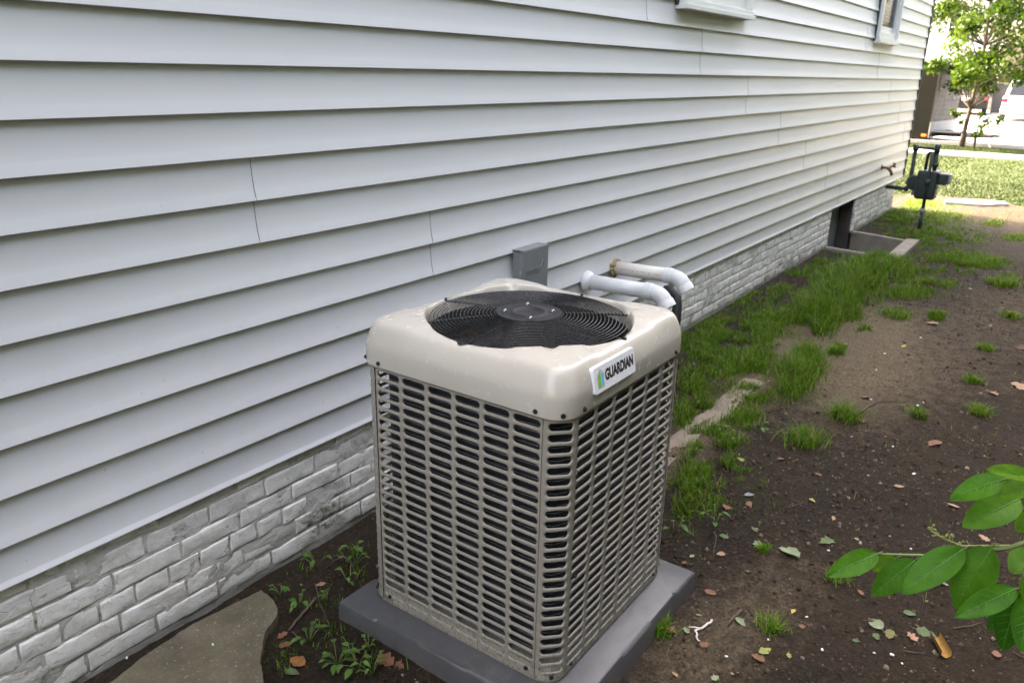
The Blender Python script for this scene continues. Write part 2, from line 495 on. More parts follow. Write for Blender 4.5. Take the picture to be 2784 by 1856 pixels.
    c = t.mix(t.math('MULTIPLY', red, 0.35), c, (0.12, 0.055, 0.03))
    lawn = t.ramp(n2, [(0.3, (0.008, 0.019, 0.0006)), (0.7, (0.017, 0.034, 0.0012))])
    lf = t.math('ADD', al.outputs['Fac'], t.math('MULTIPLY', t.math('SUBTRACT', n1, 0.5), 0.7))
    c = t.mix(t.ramp(lf, [(0.35, 0.0), (0.65, 1.0)]), c, lawn)
    b1 = t.bump(n1, 0.7, 0.035)
    b2 = t.bump(n2, 0.9, 0.014, b1)
    b3 = t.bump(n3, 0.6, 0.005, b2)
    M['soil'] = t.set(c, 0.92, 0, b3, 0.25)
    M['crumb'] = None
    t = NT('soil_crumb')
    ri = t.n('ShaderNodeNewGeometry').outputs['Random Per Island']
    c = t.ramp(ri, [(0.0, (0.018, 0.012, 0.008)), (0.45, (0.040, 0.028, 0.018)), (0.8, (0.085, 0.062, 0.042)), (0.97, (0.17, 0.135, 0.10)), (1.0, (0.32, 0.28, 0.23))])
    M['crumb'] = t.set(c, 0.9, 0, None, 0.25)

    t = NT('leaf_litter')
    ri = t.n('ShaderNodeNewGeometry').outputs['Random Per Island']
    c = t.ramp(ri, [(0.0, (0.018, 0.010, 0.006)), (0.5, (0.06, 0.034, 0.018)), (0.8, (0.11, 0.065, 0.032)), (0.95, (0.10, 0.11, 0.05)), (1.0, (0.26, 0.22, 0.15))])
    M['litter'] = t.set(c, 0.85, 0, None, 0.2)
    # leafy materials
    def leafy(name, stops, transl, rough=0.45, tr_col=None, veins=False):
        t = NT(name)
        ri = t.math('FRACT', t.math('ADD', t.n('ShaderNodeNewGeometry').outputs['Random Per Island'], t.n('ShaderNodeObjectInfo').outputs['Random']))
        c = t.ramp(ri, stops)
        nz = t.ramp(t.noise(30, 4), [(0.3, 0.75), (0.7, 1.15)])
        c = t.mix(1.0, c, nz, 'MULTIPLY')
        t.set(c, rough, 0, None, 0.12)
        tr = t.n('ShaderNodeBsdfTranslucent')
        if tr_col: tr.inputs['Color'].default_value = (*tr_col, 1)
        else: t.l(c, tr.inputs['Color'])
        mx = t.n('ShaderNodeMixShader'); mx.inputs[0].default_value = transl
        t.l(t.b.outputs[0], mx.inputs[1]); t.l(tr.outputs[0], mx.inputs[2])
        t.l(mx.outputs[0], t.out.inputs['Surface'])
        return t.m
    M['grass'] = leafy('grass_blade', [(0.0, (0.034, 0.092, 0.005)), (0.45, (0.078, 0.190, 0.009)), (0.80, (0.130, 0.255, 0.018)), (0.90, (0.24, 0.25, 0.07)), (1.0, (0.34, 0.28, 0.13))], 0.36)
    M['lawn_grass'] = leafy('lawn_blade', [(0.0, (0.006, 0.016, 0.0004)), (0.5, (0.0125, 0.029, 0.0007)), (0.85, (0.021, 0.039, 0.0013)), (1.0, (0.034, 0.040, 0.005))], 0.25)
    M['crown'] = leafy('tree_leaf', [(0.0, (0.012, 0.034, 0.003)), (0.5, (0.030, 0.068, 0.006)), (1.0, (0.065, 0.108, 0.011))], 0.45)
    M['hedge_leaf'] = leafy('hedge_leaf', [(0.0, (0.012, 0.028, 0.006)), (1.0, (0.03, 0.055, 0.012))], 0.1, 0.6)  # dark leaves of the added, unseen screen against low sky light
    M['far_leaf'] = leafy('far_leaf', [(0.0, (0.04, 0.08, 0.01)), (1.0, (0.12, 0.17, 0.03))], 0.4)
    M['weed'] = leafy('weed_leaf', [(0.0, (0.05, 0.13, 0.025)), (1.0, (0.12, 0.22, 0.05))], 0.25)
    M['laurel'] = leafy('laurel_leaf', [(0.0, (0.010, 0.064, 0.003)), (0.4, (0.022, 0.105, 0.005)), (0.8, (0.046, 0.150, 0.008)), (1.0, (0.08, 0.18, 0.012))], 0.28, 0.5)
    M['laurel_rib'] = simple('laurel_rib', (0.042, 0.135, 0.016), 0.5)
    M['laurel_stem'] = simple('laurel_stem', (0.085, 0.13, 0.03), 0.5)
    M['bud'] = simple('pale_bud', (0.18, 0.24, 0.05), 0.6)
    for k, col in dict(rust=(0.21, 0.085, 0.038), tan=(0.36, 0.22, 0.12), yellow=(0.55, 0.40, 0.06), pale=(0.22, 0.28, 0.15), pink=(0.42, 0.22, 0.14),
                       gold=(0.36, 0.20, 0.045), lime=(0.30, 0.34, 0.08), green=(0.085, 0.14, 0.045), olive=(0.16, 0.15, 0.04), grey=(0.30, 0.30, 0.33),
                       dark=(0.09, 0.028, 0.016), orange=(0.32, 0.13, 0.03)).items():
        M['leaf_'+k] = simple('fallen_leaf_'+k, tuple(q*0.68 for q in col), 0.7, 0, 0.25, 50)
build_materials()

# ------------------------------------------------------------------ ground
WELL = (8.27, 9.36, -0.60, 0.0)          # opening of the basement window well
def gz(x, y):
    x = np.asarray(x, float); y = np.asarray(y, float)
    near = np.exp(-np.maximum(0, np.hypot(np.maximum(0, x-12), np.maximum(0, -y-6)))/4)
    h = 0.034*fbm(x*0.9+3, y*0.9+8, 3)+0.022*fbm(x*4.1, y*4.1, 4)+0.008*fbm(x*17, y*17, 3)
    return h*near

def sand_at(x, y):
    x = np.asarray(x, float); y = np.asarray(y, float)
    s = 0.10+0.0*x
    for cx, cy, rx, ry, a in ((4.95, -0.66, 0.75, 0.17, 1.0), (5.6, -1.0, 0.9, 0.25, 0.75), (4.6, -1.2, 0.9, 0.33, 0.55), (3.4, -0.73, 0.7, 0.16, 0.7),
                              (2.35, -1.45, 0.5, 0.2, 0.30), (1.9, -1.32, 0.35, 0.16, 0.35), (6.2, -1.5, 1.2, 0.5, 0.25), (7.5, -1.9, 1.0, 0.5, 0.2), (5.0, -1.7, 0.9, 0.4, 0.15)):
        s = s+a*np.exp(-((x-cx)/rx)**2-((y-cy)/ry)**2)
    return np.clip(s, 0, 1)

def lawn_at(x, y):
    x = np.asarray(x, float); y = np.asarray(y, float)
    e = 12.9+0.75*(fbm(x*0.3+4, y*1.1, 3)*3)-0.35*np.clip(-y-1.2, 0, 3)
    return np.clip((x-e)/0.9+0.2, 0, 1)

def build_ground():
    xs = np.concatenate([np.linspace(-60, -6, 10)[:-1], np.linspace(-6, 0.2, 22)[:-1], np.arange(0.2, 4.6, 0.018), np.arange(4.6, 8.2, 0.035), np.arange(8.2, 14, 0.07),
                         np.linspace(14, 25, 60)[:-1], np.linspace(25, 140, 24)])
    ys = np.concatenate([np.linspace(-90, -8, 14)[:-1], np.linspace(-8, -2.6, 30)[:-1], np.arange(-2.6, 0.16, 0.02), np.linspace(0.16, 3, 20)[1:], np.linspace(3, 90, 16)[1:]])
    X, Y = np.meshgrid(xs, ys, indexing='ij')
    Z = gz(X, Y)
    Z = np.where(Y > 0.12, -0.03, Z)
    nx, ny = X.shape
    V = np.stack([X, Y, Z], -1).reshape(-1, 3)
    I = np.arange(nx*ny).reshape(nx, ny)
    Q = np.stack([I[:-1, :-1], I[1:, :-1], I[1:, 1:], I[:-1, 1:]], -1).reshape(-1, 4)
    C = V[Q].mean(1)
    keep = ~((C[:, 0] > WELL[0]) & (C[:, 0] < WELL[1]) & (C[:, 1] > WELL[2]) & (C[:, 1] < 0.3))
    me = quick_mesh('ground', V, Q[keep])
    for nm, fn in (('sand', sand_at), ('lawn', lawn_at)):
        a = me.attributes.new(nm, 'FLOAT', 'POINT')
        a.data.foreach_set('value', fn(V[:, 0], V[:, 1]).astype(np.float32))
    me.shade_smooth()
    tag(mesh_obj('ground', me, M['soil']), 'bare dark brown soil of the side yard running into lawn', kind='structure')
build_ground()

def flat_sheet(name, pts, z, mat, label, thick=0.05):
    m = MB()
    m.prism(pts, z-thick, z)
    o = m.obj(name, mat)
    return tag(o, label, kind='structure')

flat_sheet('front_path', [(20.75, -30), (21.95, -30), (22.6, 30), (21.4, 30)], 0.035, M['light_concrete'], 'pale concrete footpath crossing the front lawn')
flat_sheet('road', [(24.75, -60), (34.5, -60), (35.5, 60), (25.3, 60)], 0.006, M['light_concrete'], 'sunlit pale road beyond the front lawn', 0.03)
flat_sheet('driveway', [(34.6, -14), (60, -14), (60, 9), (35.2, 9)], 0.012, M['light_concrete'], 'sunlit pale driveway across the road', 0.03)
mk = MB(); mk.prism([(24.45, -40), (24.62, -40), (25.2, 40), (25.03, 40)], -0.05, 0.09)
tag(mk.obj('kerb', M['light_concrete'], bevel=0.015), 'low concrete kerb between grass verge and road', kind='structure')

# ------------------------------------------------------------------ the house
CH = 0.127                                # height of one siding course
Z0 = 0.39                                 # datum of the courses
WALL_END = 11.95
house = empty('house', (6.0, 0.6, 0.0), 0, 'pale grey vinyl sided house on a whitewashed brick foundation', 'house')
HINV = Vector((-6.0, -0.6, 0.0))          # children are given world coordinates and this offset

def hpart(o, parent=None):
    o.parent = parent or house
    if parent is None: o.location = Vector(o.location)+HINV
    return o

def course_profile(zb, first):
    """(y, z) of one course from butt edge up; y is outwards negative"""
    bot = zb+(0.017 if first else 0.0)
    return [(0.0005, bot+0.009), (-0.0122, bot+0.0026), (-0.0140, bot+0.0002), (-0.0158, bot+0.0018), (-0.0150, bot+0.006), (-0.0088, zb+0.033), (-0.0085, zb+0.0345), (-0.0052, zb+0.058), (-0.0027, zb+0.090), (0.0003, zb+CH+0.0085)]

def siding_panel(x0, x1, row, cut=None):
    """one double-course panel; its near end laps over the neighbour"""
    prof = []
    for k in (0, 1):
        prof += course_profile(Z0+(2*row+k)*CH, row == 0 and k == 0)
    n = max(2, int((x1-x0)/0.3))
    xs = [x0, x0+0.004]+[x0+(x1-x0)*i/n for i in range(1, n+1)]
    vs = []; np_ = len(prof)
    for i, x in enumerate(xs):
        w = 0.0016*(1-(x-x0)/(x1-x0))
        for j, (y, z) in enumerate(prof):
            wav = 0.0009*float(fbm(x*0.9+row*3.1, z*2.3, 2))*2
            yy = y-w+wav
            vs.append((x, yy, z+0.0006*float(fbm(x*0.7, row*7.7, 2))*2))
    # turned-in end at the lap
    vs0 = [(x0+0.0004, vs[j][1]+0.0014, vs[j][2]) for j in range(np_)]
    fs = []
    for i in range(len(xs)-1):
        for j in range(np_-1):
            fs.append((i*np_+j, (i+1)*np_+j, (i+1)*np_+j+1, i*np_+j+1))
    m = MB(); m.add(vs, fs)
    b = len(m.v)
    m.v.extend(vs0)
    for j in range(np_-1):
        m.f.append((b+j, j, j+1, b+j+1))
    me = m.mesh('siding_panel', fixn=False)
    me.shade_smooth(); me.set_sharp_from_angle(angle=R(35))
    return hpart(mesh_obj('siding_panel', me, M['siding']))

SEAMS = {0: [-1.2, 3.66, 8.58], 1: [-1.85, 3.06, 7.96], 2: [-2.6, 2.26, 7.14, 11.49], 3: [1.47, 6.36, 10.95], 4: [0.66, 5.56, 10.21], 5: [-0.15, 4.70, 9.41],
         6: [-0.9, 3.95, 8.72], 7: [0.05, 4.9, 9.62], 8: [-0.6, 4.35, 9.2], 9: [-1.6, 3.2, 8.1], 10: [0.7, 5.5, 10.3]}
X_LEFT = -3.5
WIN = [(4.30, 5.36, 2.00, 3.45), (9.02, 9.96, 2.00, 3.45)]        # x0, x1, z0, z1
for row in range(0, 11):
    ends = [X_LEFT]+[s for s in SEAMS[row]]+[WALL_END]
    for a, b in zip(ends[:-1], ends[1:]):
        # leave the windows free
        zlo, zhi = Z0+2*row*CH, Z0+(2*row+2)*CH
        segs = [(a, b-(0.0013 if b < WALL_END else 0))]
        for wx0, wx1, wz0, wz1 in WIN:
            if zhi > wz0+0.20 and zlo < wz1:
                out = []
                for s0, s1 in segs:
                    if s1 <= wx0 or s0 >= wx1: out.append((s0, s1)); continue
                    if s0 < wx0: out.append((s0, wx0+0.006))
                    if s1 > wx1: out.append((wx1-0.006, s1))
                segs = out
        for s0, s1 in segs:
            if s1-s0 > 0.04: siding_panel(s0, s1, row)

# body of the house behind the cladding, upper wall, roof
m = MB()
for (xa, xb, za, zb) in ((X_LEFT, WALL_END-0.01, 0.40, 2.06), (X_LEFT, 4.34, 2.06, 3.40), (5.32, 9.06, 2.06, 3.40), (9.92, WALL_END-0.01, 2.06, 3.40), (X_LEFT, WALL_END-0.01, 3.40, 5.9)):
    m.box(xa, xb, 0.004, 0.16, za, zb)
m.box(X_LEFT, WALL_END-0.01, 8.3, 8.45, 0.0, 5.9)
m.box(WALL_END-0.17, WALL_END-0.01, 0.165, 8.295, 0.0, 5.9)
m.box(X_LEFT, X_LEFT+0.15, 0.165, 8.295, 0.0, 5.9)
m.box(X_LEFT+0.16, WALL_END-0.18, 0.165, 8.295, 3.5, 3.6)
hpart(m.obj('wall', M['dark_gap']))
m = MB()
zt = Z0+22*CH
for k in range(20):
    zb = zt+k*CH
    m.add([(X_LEFT, -0.017, zb), (WALL_END, -0.017, zb), (WALL_END, -0.003, zb+CH), (X_LEFT, -0.003, zb+CH), (X_LEFT, 0, zb), (WALL_END, 0, zb)],
          [(0, 1, 2, 3), (4, 5, 1, 0)])
hpart(m.obj('upper_siding', M['siding'], fixn=False))
m = MB()
m.prism([(-0.45, 5.85), (4.2, 8.3), (8.9, 5.85), (8.9, 6.0), (4.2, 8.5), (-0.45, 6.0)], X_LEFT-0.4, WALL_END+0.35, 'x')
hpart(m.obj('roof', M['roofing']))
m = MB(); m.box(WALL_END-0.002, WALL_END+0.028, -0.021, 0.06, 0.40, 5.85)
hpart(m.obj('corner_trim', M['dark_gap'], bevel=0.003))
m = MB(); m.box(WALL_END+0.029, WALL_END+0.05, 0.0, 0.10, 0.45, 5.85)
hpart(m.obj('corner_board', M['house_white'], bevel=0.003))

# windows
def window(x0, x1, z0, z1):
    root = empty('window', (0, 0, 0)); root.parent = house; root.location = HINV
    m = MB()
    d0, d1 = -0.055, 0.02
    m.box(x0, x0+0.055, d0, d1, z0+0.055, z1); m.box(x1-0.055, x1, d0, d1, z0+0.055, z1)
    m.box(x0, x1, d0, d1, z1+0.0005, z1+0.06)
    m.obj('frame', M['white_paint'], root, bevel=0.004)
    m = MB()
    m.box(x0-0.004, x1+0.004, d0-0.022, d1, z0, z0+0.026); m.box(x0+0.004, x1-0.004, d0-0.008, d1, z0+0.0265, z0+0.054)
    m.obj('sill', M['white_paint'], root, bevel=0.003)
    a0, a1 = x0+0.056, x1-0.056
    m = MB()
    m.box(a0, a0+0.035, -0.030, 0.015, z0+0.058, z1-0.003); m.box(a1-0.035, a1, -0.030, 0.015, z0+0.058, z1-0.003)
    m.box(a0+0.0355, a1-0.0355, -0.031, 0.014, z0+0.058, z0+0.115); m.box(a0+0.0355, a1-0.0355, -0.031, 0.014, z1-0.7, z1-0.66)
    m.obj('sash', M['white_paint'], root, bevel=0.003)
    m = MB(); m.box(a0+0.036, a1-0.036, 0.0, 0.004, z0+0.116, z1-0.004)
    m.obj('pane', M['glass'], root)
    for k in range(int((z1-z0-0.14)/0.035)):
        zz = z0+0.135+k*0.035
        m = MB(); m.add([(a0+0.04, 0.05, zz), (a1-0.04, 0.05, zz), (a1-0.04, 0.068, zz+0.028), (a0+0.04, 0.068, zz+0.028)], [(0, 1, 2, 3)])
        m.obj('blind_slat', M['blind'], root, fixn=False)
    m = MB(); m.box(x0-0.012, x0-0.001, -0.024, 0.0, z0+0.02, z1)
    m.obj('side_channel', M['dark_gap'], root)
for wv in WIN: window(*wv)

# foundation with its bricks
found = empty('foundation', (0, 0, 0)); found.parent = house; found.location = HINV
OPEN = (8.42, 9.42)                      # basement window opening
m = MB()
m.box(X_LEFT, OPEN[0]-0.003, 0.034, 0.30, -0.3, 0.396)
hpart(m.obj('wall_core', M['mortar']), found)
m = MB(); m.box(OPEN[1]+0.003, 11.60, 0.034, 0.30, -0.3, 0.396)
hpart(m.obj('wall_core', M['mortar']), found)
def mortar_face(xa, xb):
    xs = np.linspace(xa, xb, int((xb-xa)/0.013)+2); zs = np.linspace(-0.08, 0.415, 46)
    X, Z = np.meshgrid(xs, zs, indexing='ij')
    Y = 0.0070+0.012*fbm(X*6, Z*15, 3)+0.009*fbm(X*31, Z*40, 2)
    I = np.arange(X.size).reshape(X.shape)
    Q = np.stack([I[:-1, :-1], I[1:, :-1], I[1:, 1:], I[:-1, 1:]], -1).reshape(-1, 4)
    me = quick_mesh('mortar', np.stack([X, Y, Z], -1).reshape(-1, 3), Q); me.shade_smooth()
    hpart(mesh_obj('mortar', me, M['mortar']), found)
mortar_face(X_LEFT+2.5, OPEN[0]-0.004); mortar_face(OPEN[1]+0.004, 11.59)
def brick_mesh(seed, L, H, D=0.09):
    rg = random.Random(seed)
    us = [-0.5, -0.49, -0.465, -0.3, -0.1, 0.1, 0.3, 0.465, 0.49, 0.5]
    ws = [-0.5, -0.465, -0.40, -0.15, 0.15, 0.40, 0.465, 0.5]
    bm = bmesh.new()
    gr_ = [[bm.verts.new((u, w_, 0)) for w_ in ws] for u in us]
    for i in range(len(us)-1):
        for j in range(len(ws)-1):
            bm.faces.new((gr_[i][j], gr_[i+1][j], gr_[i+1][j+1], gr_[i][j+1]))
    ph = rg.random()*50
    for v in bm.verts:
        u, w_ = v.co.x, v.co.y                   # -.5 .. .5
        ex = min(0.5-abs(u), 1)*L; ez = min(0.5-abs(w_), 1)*H
        e = min(ex, ez)
        rnd = 0.0058*math.exp(-e/0.0013)
        dep = rnd+0.009*float(fbm(u*3+ph, w_*2+ph*1.7, 3))+0.006*float(fbm(u*11+ph, w_*6+ph, 2))
        jx = 0.007*float(fbm(w_*3+ph, ph+u, 2)) if abs(u) > 0.46 else 0
        jz = 0.007*float(fbm(u*4+ph, ph+9+w_, 3)) if abs(w_) > 0.46 else 0
        v.co = Vector((u*L+jx, dep, w_*H+jz))
    edge = [e for e in bm.edges if len(e.link_faces) == 1]
    ret = bmesh.ops.extrude_edge_only(bm, edges=edge)
    for v in [g for g in ret['geom'] if isinstance(g, bmesh.types.BMVert)]:
        v.co.y = 0.04
    bmesh.ops.recalc_face_normals(bm, faces=bm.faces)
    me = bpy.data.meshes.new('brick'); bm.to_mesh(me); bm.free()
    # outwards is -y: front must face the yard
    me.shade_smooth(); me.set_sharp_from_angle(angle=R(60))
    me.materials.append(M['brick'])
    return me
BP = 0.069                                # course pitch
stretch = [brick_mesh(10+i, 0.205, 0.0615) for i in range(14)]
header = [brick_mesh(40+i, 0.100, 0.0615) for i in range(6)]
def lay_bricks(xa, xb, rng_seed, jag=False):
    rg = random.Random(rng_seed)
    for c in range(0, 6):
        z = 0.018+c*BP+0.0345
        hdr = (c % 5 == 2)
        x = xa-(0.0 if c % 2 else 0.106)+(0.05 if hdr else 0)
        while x < xb:
            L = 0.098 if hdr else 0.203
            if x >= xa-0.001 and x+L <= xb+0.001:
                me = rg.choice(header if hdr else stretch)
                o = bpy.data.objects.new('brick', me)
                o.parent = found
                o.location = (x+L/2, 0.004+rg.uniform(-0.002, 0.0025), z+rg.uniform(-0.002, 0.002))
                o.rotation_euler = (rg.uniform(-0.02, 0.02), rg.uniform(-0.008, 0.008), rg.uniform(-0.008, 0.008))
                if rg.random() < 0.5: o.scale = (-1, 1, 1)
                COL.objects.link(o)
            elif x < xa or x+L > xb:
                a = max(x, xa); b = min(x+L, xb)
                if b-a > 0.05:
                    me = rg.choice(header)
                    o = bpy.data.objects.new('brick', me)
                    o.parent = found
                    o.location = ((a+b)/2, 0.004, z); o.scale = ((b-a)/0.098, 1, 1)
                    COL.objects.link(o)
            x += L+0.0085
lay_bricks(0.05, 3.1, 5)
lay_bricks(4.0, OPEN[0], 6)
lay_bricks(OPEN[1], 11.60, 8)
m = MB(); m.box(11.603, 11.64, 0.03, 0.3, 0.05, 0.39)
hpart(m.obj('foundation_end', M['house_white']), found)
# basement opening: board and dark reveals
m = MB(); m.box(OPEN[0], OPEN[1], 0.16, 0.20, -0.45, 0.39)
hpart(m.obj('basement_board', M['basement']), found)
for xa, xb in ((OPEN[1]-0.03, OPEN[1]-0.0035), (OPEN[0]+0.004, OPEN[0]+0.03)):
    m = MB(); m.box(xa, xb, 0.02, 0.155, -0.45, 0.385)
    hpart(m.obj('basement_reveal', M['dark_brick']), found)

# ------------------------------------------------------------------ window well
well = empty('window_well', (8.8, -0.3, 0), 0, 'sunken concrete window well against the whitewashed brick foundation', 'window well')
def wbox(name, pts, z0, z1, mat=None, bev=0.008):
    m = MB(); m.prism([(x-8.8, y+0.3) for x, y in pts], z0, z1)
    return m.obj(name, mat or M['concrete'], well, bevel=bev)
wbox('side_wall', [(8.235, -0.595), (8.29, -0.595), (8.385, -0.002), (8.33, -0.002)], -0.45, 0.022)
wbox('side_wall', [(9.235, -0.585), (9.30, -0.585), (9.49, -0.002), (9.425, -0.002)], -0.45, 0.026)
wbox('front_wall', [(8.20, -0.73), (9.36, -0.715), (9.34, -0.589), (8.21, -0.60)], -0.45, 0.034)
wbox('well_floor', [(8.0, -0.8), (9.6, -0.8), (9.6, 0.15), (8.0, 0.15)], -0.55, -0.46, M['dark_brick'], 0)

# ------------------------------------------------------------------ broken slab and buried strip
slab_pts = [(1.305, -0.086), (1.302, -0.12), (1.296, -0.160), (1.276, -0.205), (1.250, -0.233), (1.213, -0.248), (1.184, -0.262), (1.150, -0.296), (1.118, -0.330), (1.090, -0.362), (1.068, -0.402),
            (1.045, -0.432), (1.0, -0.52), (0.94, -0.62), (0.6, -0.75), (0.25, -0.8), (0.2, -0.2), (0.55, -0.12), (0.80, -0.092), (0.90, -0.070), (1.06, -0.056), (1.21, -0.072)]
rg = random.Random(2)
fine = []
for i, (a, b) in enumerate(slab_pts):
    c, d = slab_pts[(i+1) % len(slab_pts)]
    n = max(1, int(math.hypot(c-a, d-b)/0.012))
    for k in range(n):
        t_ = k/n
        fine.append((a+(c-a)*t_+rg.uniform(-.002, .002), b+(d-b)*t_+rg.uniform(-.002, .002)))
bm = bmesh.new()
top = [bm.verts.new((x, y, 0.034+0.004*float(fbm(x*5, y*5, 3)))) for x, y in fine]
f = bm.faces.new(top)
if f.normal.z < 0: f.normal_flip()
r_ = bmesh.ops.inset_region(bm, faces=[f], thickness=0.006, depth=0.004)
ed = [e for e in bm.edges if len(e.link_faces) == 1]
ret = bmesh.ops.extrude_edge_only(bm, edges=ed)
for v in [g for g in ret['geom'] if isinstance(g, bmesh.types.BMVert)]:
    v.co.z = -0.05
bmesh.ops.recalc_face_normals(bm, faces=bm.faces)
me = bpy.data.meshes.new('concrete_slab'); bm.to_mesh(me); bm.free()
tag(mesh_obj('concrete_slab', me, M['slab']), 'mossy concrete slab with a broken edge beside the brick foundation', 'slab')

m = MB()
xs = np.linspace(2.35, 4.25, 70)
ed1 = [(x, -0.625+0.02*float(fbm(x*6, 1, 3))) for x in xs]; ed2 = [(x, -0.775+0.03*float(fbm(x*5, 7, 3))) for x in xs]
bm = bmesh.new()
rows = []
for i, x in enumerate(xs):
    rows.append([bm.verts.new((x, ed1[i][1]+(ed2[i][1]-ed1[i][1])*k/6, (0.009 if 0 < k < 6 else -0.03)+0.030*float(fbm(x*7, k*0.7, 3)))) for k in range(7)])
for i in range(len(xs)-1):
    for k in range(6):
        bm.faces.new((rows[i][k], rows[i+1][k], rows[i+1][k+1], rows[i][k+1]))
bmesh.ops.recalc_face_normals(bm, faces=bm.faces)
me = bpy.data.meshes.new('concrete_strip'); bm.to_mesh(me); bm.free(); me.shade_smooth()
if me.polygons[0].normal.z < 0: me.flip_normals()
tag(mesh_obj('concrete_strip', me, M['strip']), 'half buried sandy concrete strip in the weeds behind the condenser', 'kerb strip')

# ------------------------------------------------------------------ condenser unit
AX, AY = 1.819, -0.769
PADZ = 0.072
ac = empty('air_conditioner', (AX, AY, PADZ), 0, 'beige louvred outdoor air conditioner with a round black fan guard', 'air conditioner')
HB, RC = 0.347, 0.061                     # half width and corner radius of the cabinet
ZB, ZT = 0.012, 0.800                     # cabinet foot and top (local: pad top is zero)
def rs_radius(phi, h, r):
    c, s = abs(math.cos(phi)), abs(math.sin(phi))
    k = h-r
    if c > 1e-9 and h*s/c <= k: return h/c
    if s > 1e-9 and h*c/s <= k: return h/s
    b = k*(c+s)
    return b+math.sqrt(max(0, b*b-2*k*k+r*r))

# top cover
def build_cover():
    N = 288
    rows = []
    zs = 0.792                              # skirt bottom (local)
    LIPR = 0.306
    for i in range(N):
        phi = 2*math.pi*i/N
        a45 = (phi+math.pi/8) % (math.pi/4)-math.pi/8          # to the nearest spoke
        notch = math.exp(-(a45/R(2.6))**2)
        quad = (phi % (math.pi/2))-math.pi/4                   # to the nearest corner
        plateau = 1/(1+math.exp((abs(quad)-R(18))/R(1.1)))
        rsk = rs_radius(phi, 0.3525, 0.066)
        rin = rs_radius(phi, 0.3485, 0.063)
        lip = LIPR+0.013*notch
        D = rsk-lip
        TD = (0.0, 0.0015, 0.005, 0.011, 0.018, 0.025, 0.032, 0.039, 0.055, 0.09, 0.16)
        TZ = (0.0, 0.010, 0.022, 0.037, 0.0505, 0.0595, 0.0645, 0.0670, 0.0700, 0.0740, 0.0780)
        a = min(0.055, D)
        def zd(d): return float(np.interp(d, TD, TZ))+0.006*plateau*min(1, max(0, (d-0.01)/0.03))
        col = [(rin, zs+0.003), (rsk-0.001, zs-0.001), (rsk, zs+0.004), (rsk-0.0005, zs+0.040)]
        z1 = zs+0.052
        for d in (0.0, 0.03, 0.09, 0.18, 0.28, 0.38, 0.48, 0.6, 0.72, 0.85, 1.0):
            dd = d*a
            z = z1+zd(dd)
            col.append((rsk-0.0004-dd, z))
        rem = D-a
        for k in (0.3, 0.65, 0.92):
            if rem > 0.002: col.append((rsk-a-rem*k, z1+zd(a+rem*k)))
            else: col.append((rsk-a-0.0004*(k+0.2), z1+zd(a)-0.0002*k))
        zl = z1+zd(D)
        nd = 0.010*notch
        col += [(lip-0.001, zl-0.0008-nd), (lip-0.003, zl-0.004-nd), (lip-0.006-0.006*notch, zl-0.011-nd*0.5), (lip-0.0085-0.012*notch, zl-0.03), (LIPR-0.010, zl-0.055)]
        rows.append([(r_*math.cos(phi), r_*math.sin(phi), z) for r_, z in col])
    K = len(rows[0])
    V = [p for r_ in rows for p in r_]
    F = []
    for i in range(N):
        j = (i+1) % N
        for k in range(K-1):
            F.append((i*K+k, j*K+k, j*K+k+1, i*K+k+1))
    m = MB(); m.add(V, F)
    me = m.mesh('top_cover', fixn=False); me.shade_smooth()
    return mesh_obj('top_cover', me, M['beige'], ac)
build_cover()
ZDECK = 0.792+0.052+0.071                 # lip height, local (0.916 -> world 0.988)

